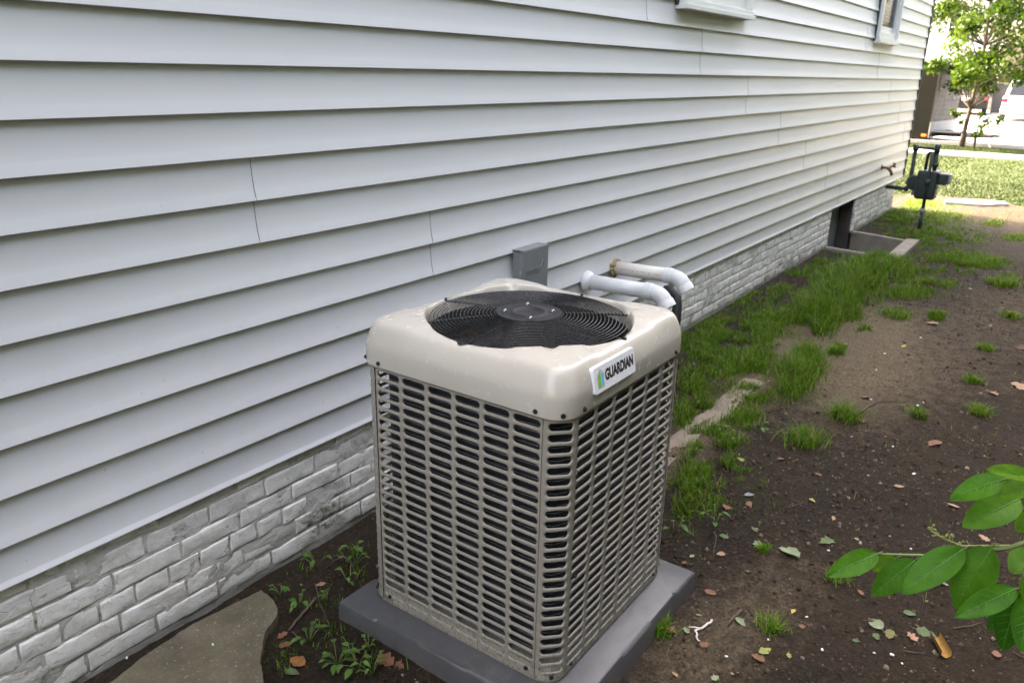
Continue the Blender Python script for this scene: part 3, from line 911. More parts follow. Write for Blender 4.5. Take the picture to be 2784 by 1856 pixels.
# louvred panels: a sheet of stadium slots with rolled edges
def slot_sheet(name, W, cols, slot_len, rows, z0, z1, mapfn, slot_h=0.0200):
    cw = W/cols; rh = (z1-z0)/rows
    V = []; F = []
    n_arc = 8
    for ci in range(cols):
        for ri in range(rows):
            cx = (ci+0.5)*cw; cz = z0+(ri+0.5)*rh
            L = slot_len/2; H = slot_h/2
            pts = []; nrm = []
            for side in (1, -1):
                for q in range(n_arc+1):
                    a = (-math.pi/2+math.pi*q/n_arc) if side == 1 else (math.pi/2+math.pi*q/n_arc)
                    pts.append((side*(L-H)+H*math.cos(a), H*math.sin(a))); nrm.append((math.cos(a), math.sin(a)))
            n = len(pts)
            base = len(V)
            # cell outline, one point for each slot point
            for (px, pz), (nx_, nz_) in zip(pts, nrm):
                ox = px; oz = math.copysign(rh/2, pz if abs(pz) > 1e-9 else 1)
                if abs(abs(px)) > L-H+1e-9:
                    t_ = math.atan2(abs(pz), abs(px)-(L-H))
                    if t_ < math.pi/4: ox = math.copysign(cw/2, px); oz = math.copysign(rh/2*min(1, math.tan(t_)), pz) if abs(pz) > 1e-9 else 0.0
                    else: ox = math.copysign((L-H)+(cw/2-(L-H))*min(1, 1/math.tan(t_)) if t_ < math.pi/2-1e-6 else (L-H), px)
                V.append(mapfn(cx+ox, cz+oz, 0.0))
            for off, dep in ((0.0028, 0.0), (0.0014, 0.0007), (0.0004, 0.0024), (0.0, 0.0048)):
                for (px, pz), (nx_, nz_) in zip(pts, nrm):
                    V.append(mapfn(cx+px+nx_*off, cz+pz+nz_*off, dep))
            for lv in range(4):
                for k in range(n):
                    a, b = base+lv*n+k, base+lv*n+(k+1) % n
                    F.append((a, b, b+n, a+n))
    # frame margins top and bottom
    for (za, zb) in ((ZB, z0), (z1, ZT)):
        for k in range(12):
            xa, xb = W*k/12, W*(k+1)/12
            b = len(V)
            V += [mapfn(xa, za, 0), mapfn(xb, za, 0), mapfn(xb, zb, 0), mapfn(xa, zb, 0)]
            F.append((b, b+1, b+2, b+3))
    # turned-in edges at both ends
    for xe in (0.0, W):
        b = len(V)
        V += [mapfn(xe, ZB, 0), mapfn(xe, ZT, 0), mapfn(xe, ZT, 0.008), mapfn(xe, ZB, 0.008)]
        F.append((b, b+1, b+2, b+3))
    m = MB(); m.add(V, F)
    me = m.mesh(name, fixn=False)
    bm = bmesh.new(); bm.from_mesh(me); bmesh.ops.remove_doubles(bm, verts=bm.verts, dist=2e-5)
    bmesh.ops.recalc_face_normals(bm, faces=bm.faces); bm.to_mesh(me); bm.free()
    me.shade_smooth(); me.set_sharp_from_angle(angle=R(50))
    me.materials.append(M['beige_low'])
    return me
FW = 2*(HB-RC)-0.004
ROWS = 25
ZS0, ZS1 = 0.030, 0.786
face_me = slot_sheet('louvre_panel', FW, 6, 0.0815, ROWS, ZS0, ZS1, lambda u, z, d: (-FW/2+u, -HB+d, z))
ARC = (RC+0.001)*math.pi/2-0.003
def postmap(u, z, d):
    a = math.pi+(u+0.0015)/(RC+0.001)       # from -x face round to the -y face
    r_ = RC+0.001-d
    return (-(HB-RC)+r_*math.cos(a), -(HB-RC)+r_*math.sin(a), z)
post_me = slot_sheet('corner_post', ARC, 1, 0.068, ROWS, ZS0, ZS1, postmap)
for k in range(4):
    o = mesh_obj('louvre_panel', face_me, None, ac, rot=(0, 0, k*math.pi/2))
    o = mesh_obj('corner_post', post_me, None, ac, rot=(0, 0, k*math.pi/2))

def ring_pts(h, r, z, n=96):
    return [(rs_radius(2*math.pi*i/n, h, r)*math.cos(2*math.pi*i/n), rs_radius(2*math.pi*i/n, h, r)*math.sin(2*math.pi*i/n), z) for i in range(n)]
# coil: an open band of dark fins, the service corner left clear
m = MB()
n = 160
def coil_ring(h, r, z): return ring_pts(h, r, z, n)
a_, b_ = coil_ring(0.308, 0.065, 0.055), coil_ring(0.308, 0.065, 0.785)
c_, d_ = coil_ring(0.272, 0.05, 0.055), coil_ring(0.272, 0.05, 0.785)
for i in range(n):
    j = (i+1) % n
    m.add([a_[i], a_[j], b_[j], b_[i]], [(0, 1, 2, 3)])
    m.add([c_[i], d_[i], d_[j], c_[j]], [(0, 1, 2, 3)])
    m.add([b_[i], b_[j], d_[j], d_[i]], [(0, 1, 2, 3)])
m.obj('coil', M['coil'], ac)
m = MB()
for k in range(40):
    m.tube(ring_pts(0.3195, 0.07, 0.06+k*0.0187, 72), 0.00055, 4, closed=True)
tag(m.obj('coil_guard_wires', M['wire_steel'], ac, smooth=True), kind='stuff')
# base pan and its flange
m = MB()
pa, pb = ring_pts(0.3435, RC, 0.0, 96), ring_pts(0.3435, RC, 0.052, 96)
for i in range(96):
    j = (i+1) % 96
    m.add([pa[i], pa[j], pb[j], pb[i]], [(0, 1, 2, 3)])
m.add(pb, [tuple(range(96))])
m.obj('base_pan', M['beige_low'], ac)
# fan: shroud, blades, motor
m = MB()
N = 96
prof = [(0.2955, ZDECK-0.045), (0.2945, ZDECK-0.10), (0.300, ZDECK-0.14), (0.318, ZDECK-0.15)]
for i in range(N):
    a0, a1 = 2*math.pi*i/N, 2*math.pi*(i+1)/N
    for (r0, z0), (r1, z1) in zip(prof[:-1], prof[1:]):
        m.add([(r0*math.cos(a0), r0*math.sin(a0), z0), (r0*math.cos(a1), r0*math.sin(a1), z0), (r1*math.cos(a1), r1*math.sin(a1), z1), (r1*math.cos(a0), r1*math.sin(a0), z1)], [(0, 1, 2, 3)])
m.obj('fan_shroud', M['shroud'], ac, smooth=True)
for k in range(3):
    m = MB()
    base = k*2*math.pi/3+R(-75)
    vs = []; fs = []
    nr, na = 7, 9
    for i in range(nr):
        r_ = 0.055+(0.283-0.055)*i/(nr-1)
        sw = R(34)+R(16)*i/(nr-1)
        for j in range(na):
            t_ = j/(na-1)-0.5
            a = base+t_*sw*2+R(14)*i/(nr-1)
            z = ZDECK-0.10+(0.034+0.006*math.cos(t_*math.pi))*(-t_*1.6)
            vs.append((r_*math.cos(a), r_*math.sin(a), z))
    for i in range(nr-1):
        for j in range(na-1):
            fs.append((i*na+j, (i+1)*na+j, (i+1)*na+j+1, i*na+j+1))
    m.add(vs, fs)
    m.obj('fan_blade', M['alu'], ac, smooth=True)
m = MB(); m.lathe([(0.0, ZDECK-0.012), (0.075, ZDECK-0.012), (0.078, ZDECK-0.02), (0.078, ZDECK-0.17), (0.03, ZDECK-0.18), (0.0, ZDECK-0.18)], 32)
m.obj('fan_motor', M['motor'], ac, auto=40)
# fan guard: concentric wires, spokes, stamped cap with four nuts
def gzr(r_): return ZDECK-0.006+0.016*(1-(r_/0.3)**2)
guard = empty('fan_guard'); guard.parent = ac
rr = 0.1005
while rr < 0.2985:
    m = MB()
    m.tube([(rr*math.cos(2*math.pi*i/112), rr*math.sin(2*math.pi*i/112), gzr(rr)) for i in range(112)], 0.0014, 6, closed=True)
    m.obj('ring_wire', M['black_wire'], guard, smooth=True)
    rr += 0.0110
for k in range(8):
    a = k*math.pi/4+R(1)
    ca, sa = math.cos(a), math.sin(a)
    m = MB()
    pts = [(r_*ca, r_*sa, gzr(r_)-0.0048) for r_ in (0.085, 0.15, 0.21, 0.27, 0.296, 0.305)]
    m.tube(pts, 0.0032, 8)
    e = [(0.305*ca, 0.305*sa, gzr(0.3)-0.005), (0.311*ca-0.003*sa, 0.311*sa+0.003*ca, gzr(0.3)-0.003), (0.314*ca, 0.314*sa, gzr(0.3)+0.001), (0.309*ca+0.003*sa, 0.309*sa-0.003*ca, gzr(0.3)+0.002)]
    m.tube(e, 0.0034, 8)
    m.obj('spoke', M['black_wire'], guard, smooth=True)
zc = gzr(0.1)+0.001
cap = MB(); cap.lathe([(0.0, zc-0.006), (0.094, zc-0.008), (0.0975, zc-0.004), (0.0965, zc+0.0025), (0.093, zc+0.0036), (0.088, zc+0.0016), (0.052, zc+0.0018), (0.049, zc+0.0042), (0.045, zc+0.0042), (0.042, zc+0.0014), (0.0, zc+0.0012)], 72)
capo = cap.obj('hub_cap', M['black_cap'], guard, auto=50)
for k in range(4):
    a = k*math.pi/2+R(38)
    px, py = 0.070*math.cos(a), 0.070*math.sin(a)
    m = MB()
    s = [(0.0, zc+0.0006), (0.015, zc+0.0006), (0.015, zc+0.0024), (0.0, zc+0.0024)]
    m.lathe(s, 16, c=(px, py, 0)); m.obj('slot_hole', M['dark_gap'], capo, auto=40)
    m = MB(); m.lathe([(0.0, zc+0.0025), (0.0070, zc+0.0025), (0.0066, zc+0.0065), (0.0045, zc+0.009), (0.002, zc+0.0105), (0.0, zc+0.0107)], 12, c=(px, py, 0))
    m.obj('nut', M['steel'], capo, auto=35)
# a dead leaf and straw caught in the guard
# screws
def screw(x, y, z, nx_, ny_):
    m = MB(); m.lathe([(0.0, 0.0), (0.0062, 0.0), (0.0066, 0.0015), (0.0066, 0.0028), (0.0042, 0.0032), (0.0040, 0.0060), (0.0, 0.0068)], 14, axis='z')
    o = m.obj('screw', M['screw'], ac, auto=40)
    o.location = (x, y, z)
    o.rotation_euler = Vector((nx_, ny_, 0)).to_track_quat('Z', 'Y').to_euler()
for k in range(4):
    q = Matrix.Rotation(k*math.pi/2, 3, 'Z')
    for (x, z, yy) in ((-0.266, 0.806, -0.3523), (0.266, 0.806, -0.3523), (-0.262, 0.32, -HB-0.0003), (-0.258, 0.03, -HB-0.0003), (0.258, 0.03, -HB-0.0003)):
        p = q @ Vector((x, yy, z)); d = q @ Vector((0, -1, 0))
        screw(p.x, p.y, p.z, d.x, d.y)
    rd = rs_radius(math.pi*1.25, 0.3525, 0.066)*math.sqrt(0.5)
    for zz, rad in ((0.806, rd), (0.024, rs_radius(math.pi*1.25, HB, RC)*math.sqrt(0.5)+0.001)):
        p = q @ Vector((-rad, -rad, zz)); d = q @ Vector((-1, -1, 0)).normalized()
        screw(p.x, p.y, p.z, d.x, d.y)

# badge on the front slope
def text_mesh(body, size, bold, name, sx=1.0):
    cu = bpy.data.curves.new(name, 'FONT')
    cu.body = body; cu.size = size; cu.offset = bold; cu.align_x = 'LEFT'; cu.fill_mode = 'FRONT'
    o = bpy.data.objects.new(name, cu); COL.objects.link(o)
    dg = bpy.context.evaluated_depsgraph_get()
    me = bpy.data.meshes.new_from_object(o.evaluated_get(dg))
    bpy.data.objects.remove(o); bpy.data.curves.remove(cu)
    me.materials.clear()
    return me
def fit_text(me, x0, x1, z0, z1, slant=0.0):
    """lay a text mesh into the box x0..x1, z0..z1 of the (x, z) plane"""
    co = np.empty(len(me.vertices)*3, np.float32); me.vertices.foreach_get('co', co); co = co.reshape(-1, 3)
    mn, mx = co.min(0), co.max(0)
    u = (co[:, 0]-mn[0])/(mx[0]-mn[0]); v = (co[:, 1]-mn[1])/(mx[1]-mn[1])
    out = np.stack([x0+u*(x1-x0)+slant*v, np.zeros(len(u)), z0+v*(z1-z0)], -1)
    me.vertices.foreach_set('co', out.astype(np.float32).ravel()); me.update()
    return me
badge = empty('badge'); badge.parent = ac
badge.location = (-0.119, -0.3475, 0.8628); badge.rotation_euler = (R(-10.5), 0, 0)
BW, BH = 0.108, 0.0345
def rrect(w_, h_, r_, n=6):
    pts = []
    for cx, cz, a0 in ((w_-r_, h_-r_, 0), (-w_+r_, h_-r_, 90), (-w_+r_, -h_+r_, 180), (w_-r_, -h_+r_, 270)):
        for k in range(n+1):
            a = R(a0+90*k/n); pts.append((cx+r_*math.cos(a), cz+r_*math.sin(a)))
    return pts
m = MB(); m.prism(rrect(BW, BH, 0.007), -0.0075, 0.006, 'y')
m.obj('plate', M['badge'], badge, bevel=0.0016, seg=3)
me = fit_text(text_mesh('GUARDIAN', 1.0, 0.05, 'lettering'), -0.054, 0.097, -0.0125, 0.0185, 0.001)
mesh_obj('lettering', me, M['ink'], badge, (0, -0.0079, 0))
lg = empty('logo'); lg.parent = badge; lg.location = (-0.0755, -0.0079, 0.001)
def outline(name, pts, mat, dy):
    m = MB(); m.add([(x, dy, z) for x, z in pts], [tuple(range(len(pts)))])
    o = m.obj(name, mat, lg, fixn=False)
    if o.data.polygons[0].normal.y > 0: o.data.flip_normals()
outline('logo_border', [(-0.0155, -0.0235), (0.0135, -0.0235), (0.0155, 0.009), (0.0, 0.0245), (-0.0155, 0.011)], M['ink'], 0.0)
outline('logo_ground', [(-0.0142, -0.0222), (0.0123, -0.0222), (0.0142, 0.0085), (0.0, 0.0227), (-0.0142, 0.0103)], M['badge'], -0.0002)
outline('logo_green', [(-0.0130, -0.0205), (-0.0008, -0.0205), (-0.0008, 0.0200), (-0.0130, 0.0095)], M['logo_green'], -0.0004)
outline('logo_blue', [(0.0010, -0.0205), (0.0113, -0.0205), (0.0130, 0.0078), (0.0010, 0.0200)], M['logo_blue'], -0.0004)

# pad under the unit
pad = empty('equipment_pad', (AX, AY, 0), 0, 'dark grey plastic equipment pad under the beige air conditioner', 'equipment pad')
px0, px1, py0, py1 = 1.383-AX, 2.222-AX, -1.212-AY, -0.366-AY
def notched(x0, x1, y0, y1, ins, d):
    """outline with shallow recesses along every side"""
    pts = []
    def side(ax, ay, bx, by, nx_, ny_):
        L = math.hypot(bx-ax, by-ay)
        for t_, s in ((0.0, 0), (0.17, 0), (0.185, 1), (0.385, 1), (0.40, 0), (0.60, 0), (0.615, 1), (0.815, 1), (0.83, 0)):
            pts.append((ax+(bx-ax)*t_+nx_*ins*s, ay+(by-ay)*t_+ny_*ins*s))
    side(x0+d, y0+d, x1-d, y0+d, 0, 1); side(x1-d, y0+d, x1-d, y1-d, -1, 0)
    side(x1-d, y1-d, x0+d, y1-d, 0, -1); side(x0+d, y1-d, x0+d, y0+d, 1, 0)
    return pts
lo = notched(px0, px1, py0, py1, 0.0, 0.0); mid = notched(px0, px1, py0, py1, 0.006, 0.003); hi = notched(px0, px1, py0, py1, 0.011, 0.010)
m = MB(); n = len(lo)
m.add([(x, y, -0.03) for x, y in lo]+[(x, y, PADZ-0.012) for x, y in mid]+[(x, y, PADZ-0.004) for x, y in [(a[0]*0.35+b[0]*0.65, a[1]*0.35+b[1]*0.65) for a, b in zip(hi, mid)]]+[(x, y, PADZ) for x, y in hi],
      [(k+l*n, (k+1) % n+l*n, (k+1) % n+(l+1)*n, k+(l+1)*n) for l in range(3) for k in range(n)]+[tuple(3*n+k for k in range(n))])
o = m.obj('pad_body', M['pad'], pad, auto=28)

# ------------------------------------------------------------------ things on the wall
bx = empty('disconnect_box', (2.79, 0.0, 0.58), 0, 'grey electrical disconnect box fixed to the siding behind the air conditioner', 'electrical box')
m = MB(); m.box(0.0, 0.195, -0.062, -0.0176, 0.0, 0.326); m.obj('back_box', M['box_grey'], bx, bevel=0.003)
m = MB(); m.box(-0.003, 0.198, -0.078, -0.0625, -0.004, 0.330); m.box(-0.004, 0.199, -0.0785, -0.017, 0.3305, 0.336)
m.obj('cover', M['box_grey'], bx, bevel=0.004, seg=3)
m = MB(); m.tube([(-0.005, -0.066, 0.20), (-0.005, -0.066, 0.245)], 0.005, 10); m.obj('hinge', M['box_grey'], bx, smooth=True)
for zz in (0.16, 0.225):
    m = MB(); m.lathe([(0.0, 0.0), (0.006, 0.0), (0.005, 0.002), (0.0, 0.0025)], 14, axis='x', c=(-0.0025, -0.040, zz)); m.obj('rivet', M['box_grey'], bx, auto=40)
me = fit_text(text_mesh('DIVERSITECH', 1.0, 0.0, 'embossed_lettering'), 0.022, 0.135, 0.222, 0.241)
m2 = bpy.data.meshes.new('embossed_lettering')
bm = bmesh.new(); bm.from_mesh(me)
ret = bmesh.ops.extrude_face_region(bm, geom=list(bm.faces))
for v in [g for g in ret['geom'] if isinstance(g, bmesh.types.BMVert)]: v.co.y -= 0.0022
bmesh.ops.recalc_face_normals(bm, faces=bm.faces); bm.to_mesh(m2); bm.free()
mesh_obj('embossed_lettering', m2, M['box_grey'], bx, (0, -0.0779, 0))
m = MB(); m.tube([(0.115, -0.0785, 0.215), (0.155, -0.0785, 0.262)], 0.0022, 6); m.tube([(0.138, -0.0785, 0.266), (0.160, -0.0785, 0.268), (0.157, -0.0785, 0.246)], 0.0022, 6)
m.obj('embossed_arrow', M['box_grey'], bx, smooth=True)

def vent_pipe(name, x, z, y_el, rad, label, old, dz_end, flange):
    root = empty(name, (x, 0, z), 0, label, 'pipe', 'white plastic vent pipes out of the siding')
    m = MB(); m.tube([(0, -0.01, 0), (0, y_el*0.5, 0.002), (0, y_el, 0.006)], rad, 28)
    m.obj('pipe', M['pvc_old'] if old else M['pvc'], root, smooth=True)
    el = empty('elbow'); el.parent = root
    m = MB()
    pts = [(0, y_el+0.012, 0.006)]
    for k in range(9):
        a = R(52)*k/8
        pts.append((0, y_el-0.028-0.075*math.sin(a), 0.006-0.075*(1-math.cos(a))))
    d = Vector((0, -math.cos(R(52)), -math.sin(R(52))))
    e = Vector(pts[-1])
    pts.append(tuple(e+d*0.030))
    m.tube(pts, [rad*1.04]*(len(pts)), 28, cap=False)
    m.obj('bend', M['pvc'], el, smooth=True)
    m = MB(); m.tube([(0, y_el+0.018, 0.006), (0, y_el+0.016, 0.006), (0, y_el-0.022, 0.006), (0, y_el-0.027, 0.006)], [rad*1.02, rad*1.14, rad*1.14, rad*1.05], 28)
    m.obj('socket', M['pvc'], el, smooth=False)
    m = MB(); p2 = e+d*0.012
    m.tube([tuple(p2-d*0.004), tuple(p2), tuple(p2+d*0.034)], [rad*1.05, rad*1.13, rad*1.13], 28, cap=False); m.tube([tuple(p2+d*0.034), tuple(p2+d*0.002)], [rad*1.13, rad*0.98], 28, cap=False)
    m.obj('open_end', M['pvc'], el, auto=40)
    m = MB(); c = p2+d*0.004; m.tube([tuple(c), tuple(c+d*0.002)], rad*1.0, 24); m.obj('dark_bore', M['dark_gap'], el)
    if flange:
        m = MB(); m.lathe([(0, 0.016), (rad*1.32, 0.016), (rad*1.42, 0.022), (rad*1.40, 0.034), (rad*1.16, 0.050), (rad*1.02, 0.056), (0, 0.056)], 36, axis='y'); m.obj('flange', M['pvc'], root, auto=35)
    else:
        m = MB(); rg = random.Random(4)
        for k in range(26):
            a = 2*math.pi*k/26+rg.uniform(-.1, .1); r1 = rad*rg.uniform(0.98, 1.22); s = rg.uniform(0.008, 0.016)
            bm = bmesh.new(); bmesh.ops.create_icosphere(bm, subdivisions=1, radius=s)
            c = Vector((r1*math.cos(a), -0.018-rg.uniform(0, 0.012), r1*math.sin(a)))
            m.add([v.co*rg.uniform(0.8, 1.2)+c for v in bm.verts], [tuple(v.index for v in f.verts) for f in bm.faces]); bm.free()
        m.obj('foam_seal', M['foam'], root, smooth=True)
        # red print along the barrel, worn to illegible marks
        m = MB(); rg = random.Random(9)
        y = y_el+0.030
        while y < -0.055:
            wd = rg.choice((0.004, 0.006, 0.007)); hgt = rg.uniform(0.7, 1.0)*0.010
            if rg.random() > 0.14:
                for seg in range(rg.choice((2, 3))):
                    a0 = math.pi-R(16)+rg.uniform(0, 0.05)+seg*0.10
                    ya = y+rg.choice((0, wd*0.5)); yb = ya+wd*rg.choice((0.35, 0.6))
                    q = []
                    for a in (a0, a0+0.085):
                        for yy in (ya, yb):
                            q.append((rad*1.012*math.cos(a), yy, rad*1.012*math.sin(a)+0.006*(yy/y_el)))
                    m.add(q, [(0, 1, 3, 2)])
            y += wd+rg.uniform(0.0015, 0.004)
        m.obj('red_print', M['red_ink'], root, fixn=False)
    return root
vent_pipe('vent_pipe', 3.755, 0.655, -0.335, 0.037, 'white plastic vent pipe with red print and brown foam at the siding', True, 0, False)
vent_pipe('vent_pipe', 3.45, 0.640, -0.372, 0.038, 'clean white plastic vent pipe with a round flange, nearer the air conditioner', False, 0, True)
hs = empty('refrigerant_line', (4.42, -0.02, 0.30), 0, 'black insulated refrigerant line bending down at the brick foundation', 'hose')
m = MB(); m.tube([(0.02, 0.03, 0.085), (0.02, -0.045, 0.085), (0.015, -0.085, 0.06), (0.0, -0.10, 0.0), (-0.02, -0.11, -0.09), (-0.06, -0.12, -0.18), (-0.13, -0.14, -0.28)], 0.030, 14)
m.obj('insulated_hose', M['rubber'], hs, smooth=True)
m = MB(); m.tube([(0.055, 0.03, 0.06), (0.055, -0.03, 0.06), (0.05, -0.06, 0.02), (0.035, -0.075, -0.06), (0.0, -0.09, -0.16), (-0.06, -0.11, -0.27)], 0.012, 10)
m.obj('grey_conduit', M['box_grey'], hs, smooth=True)

sp = empty('hose_tap', (10.40, -0.017, 0.655), 0, 'rusty bronze garden tap sticking out of the siding near the gas meter', 'tap')
m = MB(); m.tube([(0, 0.01, 0), (0, -0.05, 0), (0, -0.085, -0.01), (0, -0.115, -0.05), (0, -0.125, -0.085)], [0.016, 0.016, 0.021, 0.017, 0.018], 12); m.obj('spout', M['bronze'], sp, smooth=True)
m = MB(); m.lathe([(0, 0.0), (0.034, 0.0), (0.034, 0.006), (0, 0.007)], 16, axis='y'); m.obj('wall_flange', M['bronze'], sp, auto=40)
m = MB(); m.tube([(0, -0.085, 0.0), (0, -0.135, 0.035)], 0.010, 10); m.tube([(-0.03, -0.155, 0.012), (0, -0.137, 0.037), (0.03, -0.12, 0.062)], [0.008, 0.012, 0.008], 8); m.tube([(0, -0.150, 0.06), (0, -0.137, 0.037), (0, -0.125, 0.01)], [0.008, 0.010, 0.008], 8)
m.obj('handle', M['bronze'], sp, smooth=True)

# ------------------------------------------------------------------ gas meter
gm = empty('gas_meter', (10.55, -0.5, 0.0), 0, 'dark green gas meter on looped pipes at the far end of the wall', 'gas meter')
def gp(name, pts, rad, mat='gas_green', n=12):
    m = MB(); m.tube([(x-10.55, y+0.5, z) for x, y, z in pts], rad, n); return m.obj(name, M[mat], gm, smooth=True)
gp('inlet_pipe', [(10.99, 0.03, 0.365), (10.99, -0.20, 0.362), (10.99, -0.245, 0.365), (10.985, -0.265, 0.40), (10.97, -0.262, 0.87)], 0.024)
for p, q in (((10.99, -0.215, 0.362), (10.99, -0.255, 0.362)), ((10.987, -0.264, 0.375), (10.985, -0.264, 0.42)), ((10.97, -0.262, 0.83), (10.968, -0.262, 0.905))):
    gp('pipe_fitting', [p, q], 0.034)
gp('cross_pipe', [(10.968, -0.262, 0.875), (10.42, -0.575, 0.905)], 0.020)
gp('pipe_fitting', [(10.42, -0.575, 0.86), (10.42, -0.575, 0.96)], 0.033)
gp('outlet_pipe', [(10.42, -0.575, 0.86), (10.42, -0.585, 0.66)], 0.025)
gp('union_nut', [(10.42, -0.583, 0.75), (10.42, -0.586, 0.70)], 0.036)
gp('riser_pipe', [(10.30, -0.557, -0.05), (10.30, -0.557, 0.22)], 0.021)
gp('union_nut', [(10.30, -0.557, 0.19), (10.30, -0.557, 0.235)], 0.032, 'gas_grey')
gp('riser_pipe', [(10.30, -0.557, 0.235), (10.30, -0.552, 0.55), (10.32, -0.55, 0.84), (10.36, -0.545, 0.865), (10.42, -0.50, 0.86), (10.45, -0.485, 0.80), (10.45, -0.485, 0.66)], 0.018)
gp('pipe_fitting', [(10.30, -0.553, 0.50), (10.30, -0.552, 0.57)], 0.030)
m = MB(); m.box(-0.135, 0.135, -0.135, 0.085, 0.32, 0.655); m.obj('meter_body', M['gas_green'], gm, bevel=0.035, seg=4, auto=60)
m = MB(); m.box(-0.11, 0.11, -0.145, 0.095, 0.45, 0.475); m.obj('body_seam', M['gas_green'], gm, bevel=0.006)
m = MB(); m.box(-0.09, 0.09, -0.235, -0.134, 0.50, 0.63); m.obj('index_housing', M['gas_green'], gm, bevel=0.02, seg=3)
m = MB(); m.box(-0.07, 0.07, -0.262, -0.236, 0.515, 0.625); m.obj('index_cover', M['gas_grey'], gm, bevel=0.012, seg=3)
m = MB(); m.lathe([(0, -0.035), (0.085, -0.03), (0.095, -0.008), (0.095, 0.008), (0.085, 0.03), (0.03, 0.05), (0.0, 0.055)], 24, axis='x', c=(0.05, 0.125, 0.49)); m.obj('regulator', M['gas_green'], gm, auto=35)
gp('regulator_vent', [(10.6, -0.375, 0.43), (10.6, -0.375, 0.34)], 0.02, 'gas_grey')

m = MB(); rg = random.Random(12)
pts = []
for k in range(26):
    a = 2*math.pi*k/26
    pts.append((0.43*math.cos(a)*(1+rg.uniform(-.10, .10)), 0.20*math.sin(a)*(1+rg.uniform(-.2, .2))))
bm = bmesh.new(); vv = [bm.verts.new((x, y, 0.03+rg.uniform(0, .012))) for x, y in pts]; f = bm.faces.new(vv)
if f.normal.z < 0: f.normal_flip()
ed = list(bm.edges); ret = bmesh.ops.extrude_edge_only(bm, edges=ed)
for v in [g for g in ret['geom'] if isinstance(g, bmesh.types.BMVert)]: v.co.z = -0.01
me = bpy.data.meshes.new('flat_stone'); bm.to_mesh(me); bm.free()
o = mesh_obj('flat_stone', me, M['house_white']); o.location = (12.98, -0.83, 0.0); o.rotation_euler = (0, 0, R(-55))
tag(o, 'bright white flat slab lying at the edge of the lawn', 'slab')

# ------------------------------------------------------------------ loose matter
def crumbs():
    n = 15000
    x = np.concatenate([RNG.uniform(0.9, 4.2, n//2), 0.9+RNG.random(n//2)**1.6*8.0]); y = np.where(RNG.random(n) < 0.8, RNG.uniform(-2.4, -0.55, n), RNG.uniform(-2.4, -0.02, n))
    inpad = (x > 1.37) & (x < 2.24) & (y > -1.23) & (y < -0.35)
    inslab = (x < 1.33) & (y > -0.85+0.0*x) & (RNG.random(n) < 0.9)
    inwell = (x > 8.2) & (x < 9.5) & (y > -0.75)
    k = ~(inpad | inslab | inwell | (RNG.random(n) < 1.25*sand_at(x, y)-0.15))
    x, y = x[k], y[k]; n = len(x)
    s = 0.0016+0.0075*RNG.random(n)**7+0.00045*x
    base = np.array([(1, 0, -.4), (-.5, .87, -.4), (-.5, -.87, -.4), (.5, .87, .35), (.5, -.87, .35), (-1, 0, .35), (0, 0, .9)])
    tris = np.array([(0, 3, 4), (1, 3, 0), (1, 5, 3), (2, 5, 1), (2, 4, 5), (0, 4, 2), (3, 5, 6), (5, 4, 6), (4, 3, 6)])
    V = base[None]*s[:, None, None]*RNG.uniform(0.6, 1.4, (n, 7, 3))
    a = RNG.uniform(0, 6.28, n); ca, sa = np.cos(a)[:, None], np.sin(a)[:, None]
    X = V[..., 0]*ca-V[..., 1]*sa; Y = V[..., 0]*sa+V[..., 1]*ca
    P = np.stack([X+x[:, None], Y+y[:, None], V[..., 2]+(gz(x, y)+s*0.25)[:, None]], -1)
    T = tris[None]+7*np.arange(n)[:, None, None]
    me = quick_mesh('soil_crumbs', P.reshape(-1, 3), None, T.reshape(-1, 3))
    tag(mesh_obj('soil_crumbs', me, M['crumb']), 'small clods and grit strewn over the bare soil', kind='stuff')
crumbs()

def litter():
    n = 9000
    x = 0.95+RNG.random(n)**1.5*7.5; y = -0.02-RNG.random(n)*2.4
    k = ~(((x > 1.37) & (x < 2.24) & (y > -1.23) & (y < -0.35)) | ((x < 1.32) & (y > -0.85)) | ((x > 8.2) & (y > -0.75))) & ((fbm(x*2.2, y*2.2, 3) > -0.05) | (RNG.random(n) < 0.3))
    x, y = x[k], y[k]; n = len(x)
    s = (0.003+0.007*RNG.random(n)**2)*(1+0.10*x)
    a = RNG.uniform(0, 6.28, n)
    sq = RNG.uniform(0.15, 0.7, n)
    base = np.array([(-1, 0), (-.3, .8), (.6, .6), (1, 0), (.4, -.7), (-.5, -.6)])
    U = base[None, :, 0]*s[:, None]*RNG.uniform(.7, 1.2, (n, 6)); W = base[None, :, 1]*(s*sq)[:, None]*RNG.uniform(.7, 1.2, (n, 6))
    ca, sa = np.cos(a)[:, None], np.sin(a)[:, None]
    P = np.stack([x[:, None]+U*ca-W*sa, y[:, None]+U*sa+W*ca, gz(x, y)[:, None]+0.0015+RNG.uniform(-0.2, 0.6, (n, 6))*s[:, None]*0.6], -1)
    Q = np.concatenate([6*np.arange(n)[:, None]+np.array([[0, 1, 2, 3]]), 6*np.arange(n)[:, None]+np.array([[0, 3, 4, 5]])])
    me = quick_mesh('leaf_litter', P.reshape(-1, 3), Q)
    tag(mesh_obj('leaf_litter', me, M['litter']), 'fine brown leaf crumbs matted on the soil', kind='stuff')
litter()
